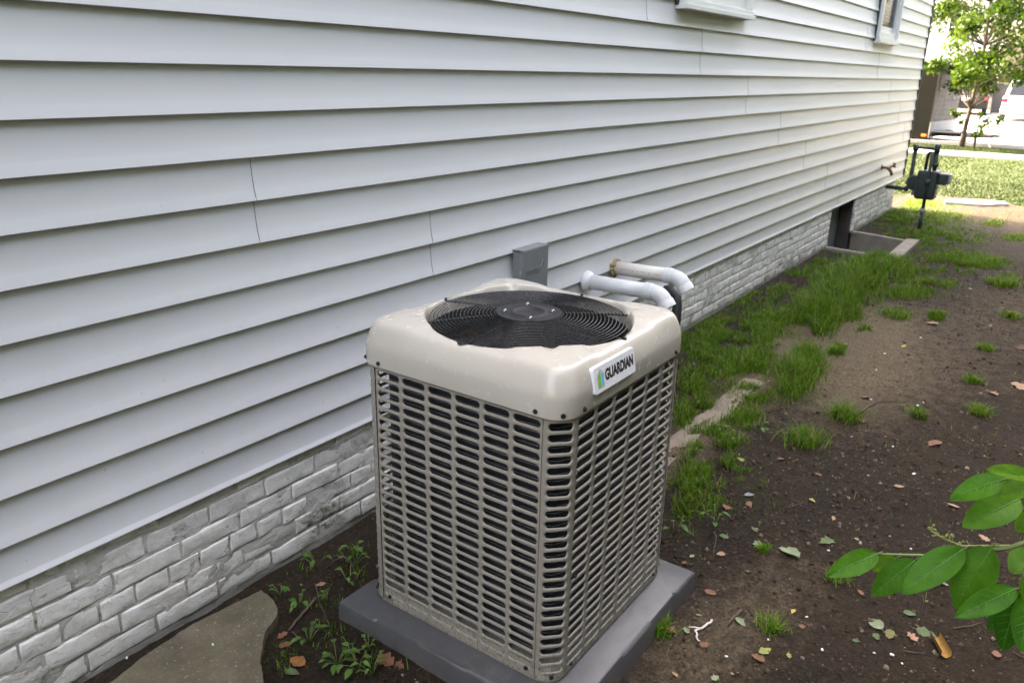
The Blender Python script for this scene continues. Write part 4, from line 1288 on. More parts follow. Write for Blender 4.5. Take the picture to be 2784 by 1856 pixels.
def blades(x, y, h, wd, spread, bend=0.5):
    """arrays of blade roots -> verts, quads, tris"""
    n = len(x)
    z = gz(x, y)-0.004
    a = RNG.uniform(0, 2*math.pi, n); ln = RNG.uniform(0.1, 1.0, n)*spread
    dx, dy = np.cos(a)*ln, np.sin(a)*ln
    b = a+math.pi/2+RNG.uniform(-.5, .5, n)
    wx, wy = np.cos(b)*wd/2, np.sin(b)*wd/2
    P = np.zeros((n, 7, 3))
    for i, t_ in enumerate((0.0, 0.45, 0.8)):
        k = t_**1.6
        cx = x+dx*h*k; cy = y+dy*h*k; cz = z+h*t_*(1-0.30*bend*ln*t_)
        ww = (1.0, 0.85, 0.5)[i]
        P[:, 2*i] = np.stack([cx-wx*ww, cy-wy*ww, cz], -1); P[:, 2*i+1] = np.stack([cx+wx*ww, cy+wy*ww, cz], -1)
    P[:, 6] = np.stack([x+dx*h*1.25, y+dy*h*1.25, z+h*(1-0.45*bend*ln)], -1)
    o = 7*np.arange(n)[:, None]
    Q = np.concatenate([o+np.array([[0, 1, 3, 2]]), o+np.array([[2, 3, 5, 4]])])
    T = o+np.array([[4, 5, 6]])
    return P.reshape(-1, 3), Q, T
BLOBS=[
(5.897, -0.611, 0.117, -0.143, 0.506, 0.139, 0.16),(6.427, -0.601, 0.126, -0.152, 0.59, 0.151, 0.18),(7.069, -0.581, 0.137, -0.165, 0.626, 0.148, 0.18),(7.761, -0.591, 0.137, -0.161, 0.654, 0.141, 0.16),(8.081, -0.698, 0.112, -0.132, 0.468, 0.091, 0.11),(5.493, -0.693, 0.059, -0.073, 0.213, 0.06, 0.1),(5.065, -0.319, 0.192, -0.236, 0.51, 0.189, 0.05),(4.614, -0.255, 0.089, -0.111, 0.438, 0.182, 0.05),(4.485, -0.478, 0.119, -0.15, 0.278, 0.106, 0.05),(5.543, -0.433, 0.143, -0.175, 0.281, 0.09, 0.06),(4.933, -0.515, 0.073, -0.091, 0.181, 0.062, 0.04),(4.997, -0.159, 0.077, -0.095, 0.242, 0.098, 0.04),(4.649, -0.865, 0.076, -0.095, 0.369, 0.108, 0.13),(4.348, -0.88, 0.055, -0.07, 0.251, 0.078, 0.12),(4.501, -0.596, 0.092, -0.116, 0.194, 0.069, 0.09),(3.932, -0.461, 0.062, -0.078, 0.159, 0.069, 0.08),(3.696, -0.6, 0.057, -0.074, 0.14, 0.059, 0.08),(3.522, -0.603, 0.042, -0.053, 0.131, 0.058, 0.06),(4.14, -0.398, 0.064, -0.081, 0.137, 0.059, 0.05),(3.106, -0.84, 0.037, -0.047, 0.258, 0.11, 0.06),(2.813, -0.907, 0.045, -0.059, 0.179, 0.08, 0.06),(3.074, -0.966, 0.054, -0.07, 0.162, 0.064, 0.08),(3.298, -0.91, 0.057, -0.073, 0.098, 0.038, 0.07),(3.671, -0.835, 0.062, -0.08, 0.117, 0.044, 0.08),(4.001, -0.798, 0.045, -0.057, 0.123, 0.043, 0.05),(4.07, -0.737, 0.092, -0.116, 0.128, 0.046, 0.04),(3.417, -0.798, 0.052, -0.067, 0.095, 0.039, 0.05),(6.965, -1.048, 0.166, -0.2, 0.217, 0.039, 0.06),(8.296, -1.224, 0.167, -0.197, 0.251, 0.032, 0.06),(7.462, -1.098, 0.151, -0.181, 0.244, 0.039, 0.06),(6.28, -1.079, 0.075, -0.091, 0.153, 0.029, 0.05),(6.285, -1.343, 0.041, -0.052, 0.124, 0.018, 0.05),(7.955, -1.642, 0.077, -0.092, 0.263, 0.023, 0.07),(8.772, -1.37, 0.145, -0.171, 0.228, 0.024, 0.05),(9.793, -0.77, 0.374, -0.429, 0.664, 0.103, 0.05),(10.935, -0.193, 0.275, -0.307, 0.764, 0.145, 0.05),(8.694, -1.135, 0.234, -0.275, 0.371, 0.05, 0.06),(8.676, -1.399, 0.172, -0.203, 0.269, 0.028, 0.06),(7.71, -0.916, 0.132, -0.157, 0.303, 0.054, 0.09),(11.329, -0.633, 0.239, -0.266, 0.546, 0.08, 0.04),(12.343, -0.209, 0.178, -0.194, 0.558, 0.094, 0.05),(11.376, -1.233, 0.096, -0.109, 0.298, 0.028, 0.05),(10.459, -1.534, 0.087, -0.1, 0.25, 0.018, 0.05),(5.928, -0.821, 0.062, -0.076, 0.166, 0.04, 0.04),(5.657, -0.973, 0.039, -0.048, 0.107, 0.024, 0.04),(5.163, -0.938, 0.036, -0.045, 0.129, 0.033, 0.05),(3.032, -1.071, 0.059, -0.075, 0.116, 0.043, 0.03),(2.79, -1.051, 0.066, -0.085, 0.084, 0.034, 0.025),(2.58, -0.992, 0.032, -0.041, 0.091, 0.041, 0.03),(1.121, -0.007, 0.025, -0.033, 0.017, 0.026, 0.02),(1.177, -0.249, 0.016, -0.021, 0.064, 0.083, 0.025),(1.647, -0.196, 0.037, -0.049, 0.076, 0.079, 0.05),(1.527, -0.081, 0.037, -0.049, 0.035, 0.04, 0.04),(1.373, -0.341, 0.05, -0.066, 0.091, 0.1, 0.03),(1.335, -0.645, 0.053, -0.071, 0.04, 0.038, 0.04),(1.156, -0.377, 0.03, -0.041, 0.048, 0.06, 0.03),]
TUFTS=[ (3.6, -1.173, 0.095, 0.085),(4.027, -1.247, 0.08, 0.1),(7.804, -1.622, 0.111, 0.08),(6.171, -1.085, 0.099, 0.06),(5.047, -0.954, 0.04, 0.07),(5.732, -1.714, 0.046, 0.05),(1.951, -1.21, 0.034, 0.05),(2.174, -1.488, 0.035, 0.05),(2.58, -1.592, 0.039, 0.04),(4.574, -1.81, 0.053, 0.06),(5.036, -1.726, 0.047, 0.05),(4.307, -1.559, 0.035, 0.06),(6.734, -1.774, 0.06, 0.06),(2.587, -1.319, 0.023, 0.03),(6.371, -1.33, 0.054, 0.07) ]
LEAVES=[ (3.986, -1.68, 'rust', 0.078),(3.372, -1.847, 'tan', 0.045),(2.787, -1.103, 'rust', 0.047),(2.469, -1.206, 'tan', 0.031),(2.337, -1.12, 'rust', 0.018),(2.236, -1.262, 'rust', 0.037),(2.3, -1.521, 'yellow', 0.022),(2.628, -1.407, 'pale', 0.088),(2.39, -1.755, 'pale', 0.058),(2.406, -1.86, 'pink', 0.038),(2.407, -1.939, 'gold', 0.082),(2.05, -1.511, 'lime', 0.04),(2.145, -1.4, 'pale', 0.039),(3.058, -1.367, 'lime', 0.028),(2.693, -1.253, 'green', 0.032),(2.27, -1.723, 'green', 0.02),(2.785, -1.496, 'green', 0.059),(1.969, -1.234, 'rust', 0.048),(1.967, -1.349, 'rust', 0.029),(2.369, -1.801, 'olive', 0.04),(2.46, -1.891, 'green', 0.053),(2.539, -1.675, 'rust', 0.027),(2.974, -1.473, 'tan', 0.024),(2.239, -1.567, 'rust', 0.022),(2.007, -1.504, 'rust', 0.042),(1.905, -1.466, 'tan', 0.015),(1.803, -1.329, 'tan', 0.02),(1.86, -1.43, 'pale', 0.028),(2.002, -1.277, 'pale', 0.032),(2.935, -1.144, 'grey', 0.035),(2.867, -1.168, 'rust', 0.034),(2.606, -1.295, 'pale', 0.038),(2.585, -1.173, 'green', 0.032),(2.529, -1.831, 'green', 0.036),(3.409, -1.632, 'tan', 0.038),(3.294, -1.327, 'rust', 0.03),(3.348, -1.145, 'rust', 0.038),(3.018, -0.866, 'pale', 0.043),(2.934, -0.916, 'pale', 0.042),(3.225, -1.0, 'lime', 0.034),(2.481, -2.084, 'rust', 0.036),(3.191, -1.975, 'tan', 0.039),(2.771, -1.896, 'pale', 0.029),(2.879, -1.584, 'pale', 0.02),(2.429, -1.326, 'green', 0.021),(2.074, -1.576, 'lime', 0.021),(2.328, -1.77, 'green', 0.029),(2.395, -1.125, 'pale', 0.021),(6.144, -1.339, 'tan', 0.083),(5.106, -1.948, 'tan', 0.096),(4.895, -1.842, 'tan', 0.057),(4.04, -1.335, 'rust', 0.048),(5.928, -1.902, 'dark', 0.086),(5.465, -1.273, 'yellow', 0.037),(5.276, -0.957, 'yellow', 0.039),(6.85, -1.759, 'yellow', 0.039),(6.358, -1.684, 'tan', 0.037),(7.73, -0.264, 'tan', 0.097),(5.323, -0.094, 'rust', 0.071),(4.391, -1.281, 'rust', 0.052),(1.174, -0.421, 'orange', 0.051),(1.138, -0.439, 'green', 0.041),(1.222, -0.295, 'rust', 0.032),(1.201, -0.336, 'rust', 0.037),(1.473, -0.18, 'tan', 0.029),(1.281, -0.541, 'rust', 0.025),(1.338, -0.617, 'rust', 0.056),(2.341, -1.121, 'rust', 0.023),(1.349, -0.664, 'rust', 0.03),(1.35, -0.527, 'rust', 0.021) ]
TWIGS=[ [(2.578, -1.129), (2.503, -1.168), (2.41, -1.2)],[(2.094, -1.325), (2.044, -1.315), (2.013, -1.304), (1.987, -1.318), (1.971, -1.332)],[(2.2, -1.382), (2.16, -1.376), (2.108, -1.375)],[(4.151, -1.305), (4.277, -1.323), (4.369, -1.355), (4.449, -1.468)],[(1.411, -0.224), (1.325, -0.26), (1.249, -0.295)],[(1.548, -0.118), (1.585, -0.174), (1.575, -0.243)],[(2.313, -1.85), (2.353, -1.908)],[(1.895, -1.266), (1.849, -1.282), (1.823, -1.282)],[(2.939, -1.302), (3.022, -1.34)],[(2.54, -1.96), (2.587, -2.004), (2.626, -2.03)],[(6.151, -1.522), (6.297, -1.59), (6.371, -1.656)],[(1.251, -0.304), (1.244, -0.359)],[(2.517, -2.126), (2.513, -2.154)],[(1.466, -0.164), (1.397, -0.266), (1.338, -0.377)] ]
WEEDS=[ (1.527, -0.098, 0.07),(1.624, -0.195, 0.06),(1.352, -0.126, 0.05),(1.344, -0.229, 0.06),(1.539, -0.239, 0.06),(1.249, -0.382, 0.06),(1.262, -0.58, 0.07),(1.247, -0.524, 0.06),(1.423, -0.267, 0.04),(1.656, -0.143, 0.07),(1.27, -0.628, 0.06),(1.239, -0.518, 0.06),(2.636, -1.115, 0.07),(1.336, -0.548, 0.04),(3.374, -0.922, 0.06),(3.442, -0.81, 0.06),(4.087, -0.761, 0.06),(2.486, -1.012, 0.06),(3.129, -0.814, 0.05),(3.58, -0.956, 0.07) ]
BITS=[ (5.713, -1.333),(4.879, -1.23),(5.207, -1.211),(4.378, -1.31),(4.447, -1.531),(4.512, -1.548),(3.587, -1.66),(2.107, -1.501),(3.806, -1.53),(2.931, -1.763),(2.732, -1.519),(1.96, -1.425),(2.271, -1.827),(2.299, -1.565),(1.053, -0.191),(0.87, -0.046),(2.253, -1.858),(2.25, -1.78),(2.166, -1.648),(5.577, -0.534),(7.462, -1.426),(4.291, -0.773) ]
BRLEAVES=[ ((1.462, -1.829, 0.803), (1.377, -1.763, 0.774), 0.045),((1.531, -1.887, 0.774), (1.491, -1.828, 0.688), 0.052),((1.529, -1.961, 0.831), (1.421, -1.884, 0.765), 0.06),((1.539, -2.003, 0.845), (1.5, -1.969, 0.718), 0.075),((1.514, -2.054, 0.793), (1.418, -1.976, 0.757), 0.045),((1.538, -2.06, 0.778), (1.521, -2.057, 0.649), 0.054),((1.525, -2.075, 0.784), (1.47, -2.084, 0.699), 0.048),((1.554, -1.999, 0.981), (1.516, -1.92, 0.931), 0.047),((1.603, -2.027, 0.927), (1.509, -1.953, 0.889), 0.062),((1.54, -2.044, 0.993), (1.527, -1.993, 0.958), 0.038),((1.517, -2.037, 1.013), (1.453, -1.97, 1.036), 0.03),((1.636, -2.06, 0.887), (1.637, -2.032, 0.845), 0.038),((1.64, -2.076, 0.809), (1.58, -2.041, 0.788), 0.057),((1.55, -1.853, 0.755), (1.544, -1.815, 0.712), 0.034),((1.606, -2.056, 0.699), (1.549, -2.03, 0.669), 0.036),((1.482, -2.079, 0.86), (1.483, -2.075, 0.777), 0.041) ]
STEM= [(1.637, -2.132, 0.893), (1.585, -2.071, 0.87), (1.57, -2.031, 0.841), (1.56, -1.979, 0.813), (1.537, -1.906, 0.79), (1.472, -1.828, 0.797)]
STEM2= [(1.585, -2.071, 0.87), (1.547, -2.06, 0.832), (1.529, -2.06, 0.789)]
STEM3= [(1.637, -2.132, 0.893), (1.59, -2.07, 0.945), (1.563, -2.028, 0.984), (1.554, -1.999, 0.981)]
SPIKE= [(1.614, -2.032, 0.822), (1.591, -1.956, 0.803), (1.584, -1.922, 0.811), (1.581, -1.893, 0.824)]

def grass_patches():
    X = []; Y = []; Hh = []; W = []
    for (cx, cy, ax, ay, bx_, by_, h) in BLOBS:
        area = abs(ax*by_-ay*bx_)*math.pi
        dist = math.hypot(cx, cy+2)
        dens = (11000 if h > 0.07 else 13000)*min(1.0, (3.2/max(dist, 1.5))**0.9)
        if cx < 1.7: dens *= 0.28
        n = int(area*dens*1.9)+12
        u = np.clip(RNG.normal(0, 0.55, n), -1.7, 1.7); v = np.clip(RNG.normal(0, 0.55, n), -1.7, 1.7)
        px = cx+u*ax+v*bx_; py = cy+u*ay+v*by_
        cl = fbm(px*9+3, py*9, 3)
        k = cl > -0.10+0.10*RNG.random(n)
        px, py = px[k], py[k]
        X.append(px); Y.append(py); Hh.append(h*RNG.uniform(0.35, 1.15, len(px))*np.exp(-0.25*(u[k]**2+v[k]**2))); W.append(np.full(len(px), 0.0026+0.00028*dist)*RNG.uniform(0.7, 1.3, len(px)))
    # thin sprinkle over the whole yard
    n = 26000
    px = 1.2+RNG.random(n)**0.8*11.5; py = -RNG.random(n)*2.6
    k = (fbm(px*1.7+9, py*1.7+2, 3) > 0.02) & ((py > -0.75) & (px > 2.4) | (RNG.random(n) < 0.10))
    px, py = px[k], py[k]
    X.append(px); Y.append(py); Hh.append(RNG.uniform(0.012, 0.04, len(px))); W.append(np.full(len(px), 0.0022)+0.0003*px)
    n = 16000
    px = 3.6+RNG.random(n)*4.9; py = -0.015-RNG.random(n)**1.3*0.62
    k = fbm(px*3.1+1, py*5+2, 3) > -0.02+0.05*RNG.random(n)
    px, py = px[k], py[k]
    X.append(px); Y.append(py); Hh.append(RNG.uniform(0.012, 0.045, len(px))); W.append(np.full(len(px), 0.003)+0.0004*px)
    x = np.concatenate(X); y = np.concatenate(Y); h = np.concatenate(Hh); wd = np.concatenate(W)
    bad = ((x > 1.36) & (x < 2.25) & (y > -1.235) & (y < -0.345)) | ((x > 8.2) & (x < 9.5) & (y > -0.74)) | (y > -0.012) | ((x < 1.28) & (y > -0.3) & (y < -0.075) & (x < 1.25))
    x, y, h, wd = x[~bad], y[~bad], h[~bad], wd[~bad]
    P, Q, T = blades(x, y, h, wd, 0.85)
    me = quick_mesh('grass', P, Q, T)
    tag(mesh_obj('grass', me, M['grass']), 'patchy green grass growing in the soil along the foundation', kind='stuff')
    # lawn in front of the house
    n = 80000
    px = np.concatenate([12.2+RNG.random(n//2)*8.6, 12.2+RNG.random(n//4)*4, 22.3+RNG.random(n-n//2-n//4)*2.4]); py = RNG.uniform(-3.2, 2.2, n)
    k = (lawn_at(px, py)+0.55*fbm(px*2.5, py*2.5, 3) > 0.32+0.25*RNG.random(n))
    px, py = px[k], py[k]
    path = (px > 20.7+0.0105*(py+30)) & (px < 22.05+0.0105*(py+30)); stone = (np.hypot(px-12.98, py+0.83) < 0.42)
    k = ~(path | stone | (px > 24.6+0.01*py)); px, py = px[k], py[k]
    P, Q, T = blades(px, py, RNG.uniform(0.012, 0.042, len(px)), RNG.uniform(0.008, 0.014, len(px)), 1.3)
    me = quick_mesh('lawn_grass', P, Q, T)
    tag(mesh_obj('lawn_grass', me, M['lawn_grass']), 'sunlit mown lawn and verge in front of the house', kind='stuff')
grass_patches()

TUFT_LABELS = ['bushy low grass tuft on bare soil beyond the corner of the air conditioner', 'dark dense grass tuft beside a curved twig and a curled brown leaf', 'broad bright grass tuft on open soil, at the yard edge near the lawn',
               'flat grass tuft just past the tall grass band', 'thin upright grass tuft on the pale sandy soil', 'tiny grass tuft in the dark soil left of a dark red leaf', 'short grass tuft at the edge of the grey pad',
               'small grass tuft between the pad and the laurel branch', 'little spreading grass tuft just left of the laurel branch tip', 'small grass tuft beside a tan leaf in the dark soil', 'small grass tuft beyond the tan leaf in dark soil',
               'small lone grass tuft in dark soil past the curved twig', 'small bright grass tuft at the frame edge below the lawn', 'tiny grass sprig near the pale crumpled leaf', 'upright grass tuft standing alone beyond the sandy soil']
for (x, y, r_, h), lab in zip(TUFTS, TUFT_LABELS):
    n = int(120+5000*r_*0.6)
    u = RNG.normal(0, 0.5, n)*r_; v = RNG.normal(0, 0.5, n)*r_
    P, Q, T = blades(x+u, y+v, h*RNG.uniform(0.4, 1.1, n), np.full(n, 0.0026+0.0003*x), 1.1)
    z0 = float(gz(x, y))
    P = P-np.array([x, y, z0])
    o = mesh_obj('grass_tuft', quick_mesh('grass_tuft', P, Q, T), M['grass'], None, (x, y, z0))
    tag(o, lab, 'grass tuft', 'grass tufts on the bare soil')

# ------------------------------------------------------------------ fallen leaves
def leaf_mesh(kind, seed, length):
    rg = random.Random(seed)
    nl, nw = 9, 5
    curl = rg.uniform(0.6, 1.8) if kind != 'gold' else 4.2
    fold = rg.uniform(-0.3, 0.7)
    ph = rg.random()*40
    lob = rg.random() < 0.35
    vs = []; fs = []
    for i in range(nl):
        t_ = i/(nl-1)
        wdt = 0.30*math.sin(math.pi*t_**0.85)**0.8*(1+(0.35 if lob else 0.12)*math.sin(t_*17+ph))*(1+0.9*float(fbm(t_*5+ph, ph, 2)))+0.008
        for j in range(nw):
            s = (j/(nw-1)-0.5)*2
            x = (t_-0.5); y = s*wdt
            if kind == 'gold':
                ang = s*2.1; y = 0.17*math.sin(ang); z = 0.17-0.17*math.cos(ang)
            else:
                z = 0.10*curl*(y*y*3+0.5*(t_-0.45)**2)+0.10*float(fbm(t_*4+ph, s*2+ph, 3))*(1.8 if kind == 'pale' else 1.0)+fold*abs(y)*0.45
            vs.append((x, y, z+0.02))
    for i in range(nl-1):
        for j in range(nw-1):
            fs.append((i*nw+j, (i+1)*nw+j, (i+1)*nw+j+1, i*nw+j+1))
    m = MB(); m.add([(a*length, b*length, c*length) for a, b, c in vs], fs)
    m.tube([(-0.5*length, 0, 0.02*length), (-0.62*length, 0.02*length, 0.012*length), (-0.78*length, 0.07*length, 0.01*length)], 0.009*length, 5)
    me = m.mesh('fallen_leaf', fixn=False); me.shade_smooth()
    return me
CN = dict(rust='rust brown', tan='tan', yellow='yellow', pale='pale green', pink='pinkish tan', gold='golden brown', lime='yellow green', green='green', olive='olive', grey='greyish', dark='dark red', orange='orange brown')
SPECIAL = {0: 'large rust brown fallen leaf on open soil, beyond the laurel branch', 1: 'tan fallen leaf showing just left of the upper laurel leaves', 7: 'large pale green crumpled leaf lying on the dark soil', 8: 'pale green shrivelled leaf below the laurel branch',
           9: 'pinkish tan fallen leaf next to the rolled golden leaf', 10: 'large rolled golden brown leaf under the laurel branch', 11: 'yellow green leaf on the soil, in front of the pad', 16: 'narrow green leaf just beyond the large pale crumpled leaf', 17: 'wide rust brown leaf lying beside the grey pad',
           20: 'green leaf lying close behind the rolled golden leaf', 48: 'tan leaf on sandy soil, far behind the air conditioner', 49: 'large tan leaf at the edge of the yard, level with the buried strip', 50: 'tan leaf standing beside a small grass tuft', 51: 'curled brown leaf against the dark dense grass tuft',
           52: 'dark red dead leaf on the open soil', 60: 'orange brown leaf on soil next to the broken slab', 61: 'small green leaf beside the orange brown leaf by the slab', 66: 'wide rust brown leaf in front of the grey pad', 57: 'long tan leaf by the near corner of the window well'}
for i, (x, y, kind, s) in enumerate(LEAVES):
    me = leaf_mesh(kind, 100+i, s*1.15)
    me.materials.append(M['leaf_'+kind])
    o = bpy.data.objects.new('fallen_leaf', me); COL.objects.link(o)
    rg = random.Random(i)
    o.location = (x, y, float(gz(x, y))+(0.004 if not (1.0 < x < 1.3 and y > -0.43) else 0.006)); o.rotation_euler = (rg.uniform(-.25, .25), rg.uniform(-.2, .2), rg.uniform(0, 6.28))
    where = ('in the weeds between slab and pad' if x < 1.45 else 'just in front of the pad' if x < 2.15 and y < -1.2 else 'in the grass behind the air conditioner' if y > -1.05 else
             'close to the pad corner' if x < 2.6 and y > -1.3 else 'under or beside the laurel branch' if x < 2.9 and y < -1.6 else 'on the soil between pad and laurel branch' if x < 2.75 else 'on open soil past the grass tufts' if x > 3.7 else 'on bare soil beyond the pad corner')
    tag(o, SPECIAL.get(i, 'small %s fallen leaf %s' % (CN[kind], where)), 'leaf', 'fallen leaves scattered on the soil')
for i, (x, y) in enumerate(BITS):
    rg = random.Random(50+i)
    m = MB(); s = rg.uniform(0.003, 0.0065)*(1+0.14*x)
    m.prism([(s*math.cos(a)*rg.uniform(.6, 1.2), 0.6*s*math.sin(a)*rg.uniform(.6, 1.2)) for a in np.linspace(0, 2*math.pi, 7)[:-1]], 0.0, 0.002+s*0.2)
    o = m.obj('paper_scrap', M['scrap']); o.location = (x, y, float(gz(x, y))+0.003+(0.035 if (x < 1.2 and y > -0.3) else 0)); o.rotation_euler = (rg.uniform(-.3, .3), rg.uniform(-.3, .3), rg.uniform(0, 6))
    tag(o, 'tiny whitish scrap lying on the ground', 'scrap', 'tiny pale scraps on the ground')
TWL = ['upright thin twig leaning in the soil by the pad corner', 'bleached white forked root on the soil by the pad', 'short thick brown twig near the pad', 'long curved dark twig on the sandy soil', 'thick brown twig between the slab and the pad', 'thin arched stem in the weeds behind the pad corner',
       'straight straw coloured stem beside the rolled golden leaf', 'thin twig at the near edge of the pad', 'thin straight twig on the open soil', 'dark thin twig under the laurel leaves', 'long thin pale stem on the far open soil', 'short twig forking off the thick brown twig', 'small twig below the laurel branch', 'long dark twig crossing the weeds beside the pad']
for i, t_ in enumerate(TWIGS):
    m = MB(); rg = random.Random(i+5)
    pts = []
    for k in range(len(t_)-1):
        for q in range(4):
            a = q/4; pts.append((t_[k][0]*(1-a)+t_[k+1][0]*a, t_[k][1]*(1-a)+t_[k+1][1]*a))
    pts.append(t_[-1])
    th = {1: 0.0045, 4: 0.006, 2: 0.006, 3: 0.004}.get(i, 0.0022)
    P3 = [(x+rg.uniform(-.003, .003), y+rg.uniform(-.003, .003), float(gz(x, y))+th*1.3+(0.05*math.sin(math.pi*k/len(pts)) if i in (0, 5) else 0.004*rg.random())) for k, (x, y) in enumerate(pts)]
    m.tube(P3, [th*(1-0.5*k/len(P3)) for k in range(len(P3))], 7)
    if i == 1:
        q = P3[6]; m.tube([q, (q[0]-0.012, q[1]+0.016, q[2]+0.006), (q[0]-0.02, q[1]+0.03, q[2]+0.004)], [th*.8, th*.5, th*.3], 6)
    c = Vector(P3[0]); m.v = [tuple(Vector(v)-c) for v in m.v]
    o = m.obj('twig', M['root'] if i == 1 else M['twig'], smooth=True); o.location = c
    tag(o, TWL[i], 'twig', 'twigs on the soil')
WL = ['broad leaved weed at the foot of the brick foundation', 'leafy weed close to the back corner of the pad', 'small weed by the tip of the broken slab', 'weed sprouting beside the thick brown twig', 'pale leafy weed next to the pad edge', 'weed with bright leaves beyond the orange leaf', 'round leaved weed in front of the pad',
      'spreading weed in front of the pad, beside the brown leaf', 'tiny weed between twig and pad', 'tall weed between foundation and pad', 'clump of small round weed leaves below the pad', 'weed at the near edge, before the pad', 'upright seedling with pale leaves beyond the pad corner', 'tiny weed close in front of the pad',
      'weed leaves in the grass behind the air conditioner', 'broad weed leaves beside the buried strip', 'weed at the end of the buried strip', 'weed right behind the air conditioner', 'low weed amid grass behind the air conditioner', 'larger weed with drooping leaves by the grass tufts']
for i, ((x, y, h), lab) in enumerate(zip(WEEDS, WL)):
    root = empty('weed', (x, y, float(gz(x, y))), 0, lab, 'weed', 'broad leaved weeds')
    rg = random.Random(i+70)
    ms = MB()
    for k in range(rg.randint(5, 8)):
        a = rg.uniform(0, 6.28); hh = h*rg.uniform(0.4, 1.0); out = h*rg.uniform(0.25, 0.7)
        tip = Vector((out*math.cos(a), out*math.sin(a), hh))
        ms.tube([(0, 0, -0.005), tuple(tip*0.55+Vector((0, 0, hh*0.15))), tuple(tip)], 0.0012, 5)
        L = h*rg.uniform(0.28, 0.5); W_ = L*rg.uniform(0.5, 0.7)
        d = Vector((math.cos(a), math.sin(a), rg.uniform(-0.3, 0.3))).normalized(); sd = Vector((-math.sin(a), math.cos(a), 0)); up = d.cross(sd)*(-1)
        vs = []; fs = []
        for q in range(6):
            t_ = q/5; w_ = W_/2*math.sin(math.pi*(0.08+0.92*t_)**0.8)
            for s in (-1, 0, 1):
                vs.append(tip+d*L*t_+sd*w_*s+Vector((0, 0, 1))*(abs(s)*w_*0.3-L*0.25*t_*t_))
        for q in range(5):
            for s in range(2): fs.append((q*3+s, (q+1)*3+s, (q+1)*3+s+1, q*3+s+1))
        m = MB(); m.add(vs, fs); m.obj('leaf', M['weed'], root, smooth=True, fixn=False)
    ms.obj('stem', M['laurel_stem'], root, smooth=True)
# rusty leaf caught under the fan guard, straw on it
m = MB(); me = leaf_mesh('rust', 77, 0.07); me.materials.append(M['rust'])
o = bpy.data.objects.new('fallen_leaf', me); COL.objects.link(o); o.location = (1.675, -0.665, 0.945); o.rotation_euler = (0.9, 0.2, 1.1)
tag(o, 'rust coloured dead leaf caught under the black fan guard', 'leaf')

# ------------------------------------------------------------------ laurel shrub reaching in from the side
shr = empty('laurel_shrub', (1.95, -2.75, 0.0), 0, 'green laurel branch with glossy oval leaves reaching in over the soil', 'shrub')
SO = Vector((1.95, -2.75, 0.0))
def sp_tube(name, pts, rads, mat):
    m = MB(); m.tube([Vector(p)-SO for p in pts], rads, 8); return m.obj(name, M[mat], shr, smooth=True)
sp_tube('trunk', [(1.95, -2.75, -0.05), (1.93, -2.70, 0.3), (1.85, -2.55, 0.62), (1.74, -2.33, 0.82), STEM[0]], [0.012, 0.011, 0.009, 0.007, 0.006], 'twig')
sp_tube('branch', STEM, [0.006, 0.005, 0.0042, 0.0036, 0.0028, 0.0018], 'laurel_stem')
sp_tube('branch', STEM2, [0.004, 0.003, 0.0022], 'laurel_stem')
sp_tube('branch', STEM3, [0.004, 0.0035, 0.003, 0.002], 'laurel_stem')
sp = sp_tube('flower_spike', SPIKE, [0.0025, 0.002, 0.0016, 0.001], 'bud')
rg = random.Random(31)
m = MB()
for k in range(26):
    t_ = k/25*2.98; i = int(t_); f = t_-i
    p = Vector(SPIKE[i])*(1-f)+Vector(SPIKE[i+1])*f
    q = p+Vector((rg.uniform(-.010, .010), rg.uniform(-.010, .010), rg.uniform(-.002, .013)))
    m.tube([p-SO, q-SO], 0.0007, 4)
    bm = bmesh.new(); bmesh.ops.create_icosphere(bm, subdivisions=1, radius=rg.uniform(.0015, .0026))
    m.add([v.co+q-SO for v in bm.verts], [tuple(v.index for v in fc.verts) for fc in bm.faces]); bm.free()
m.obj('buds', M['bud'], sp, smooth=True)
viewdir = None
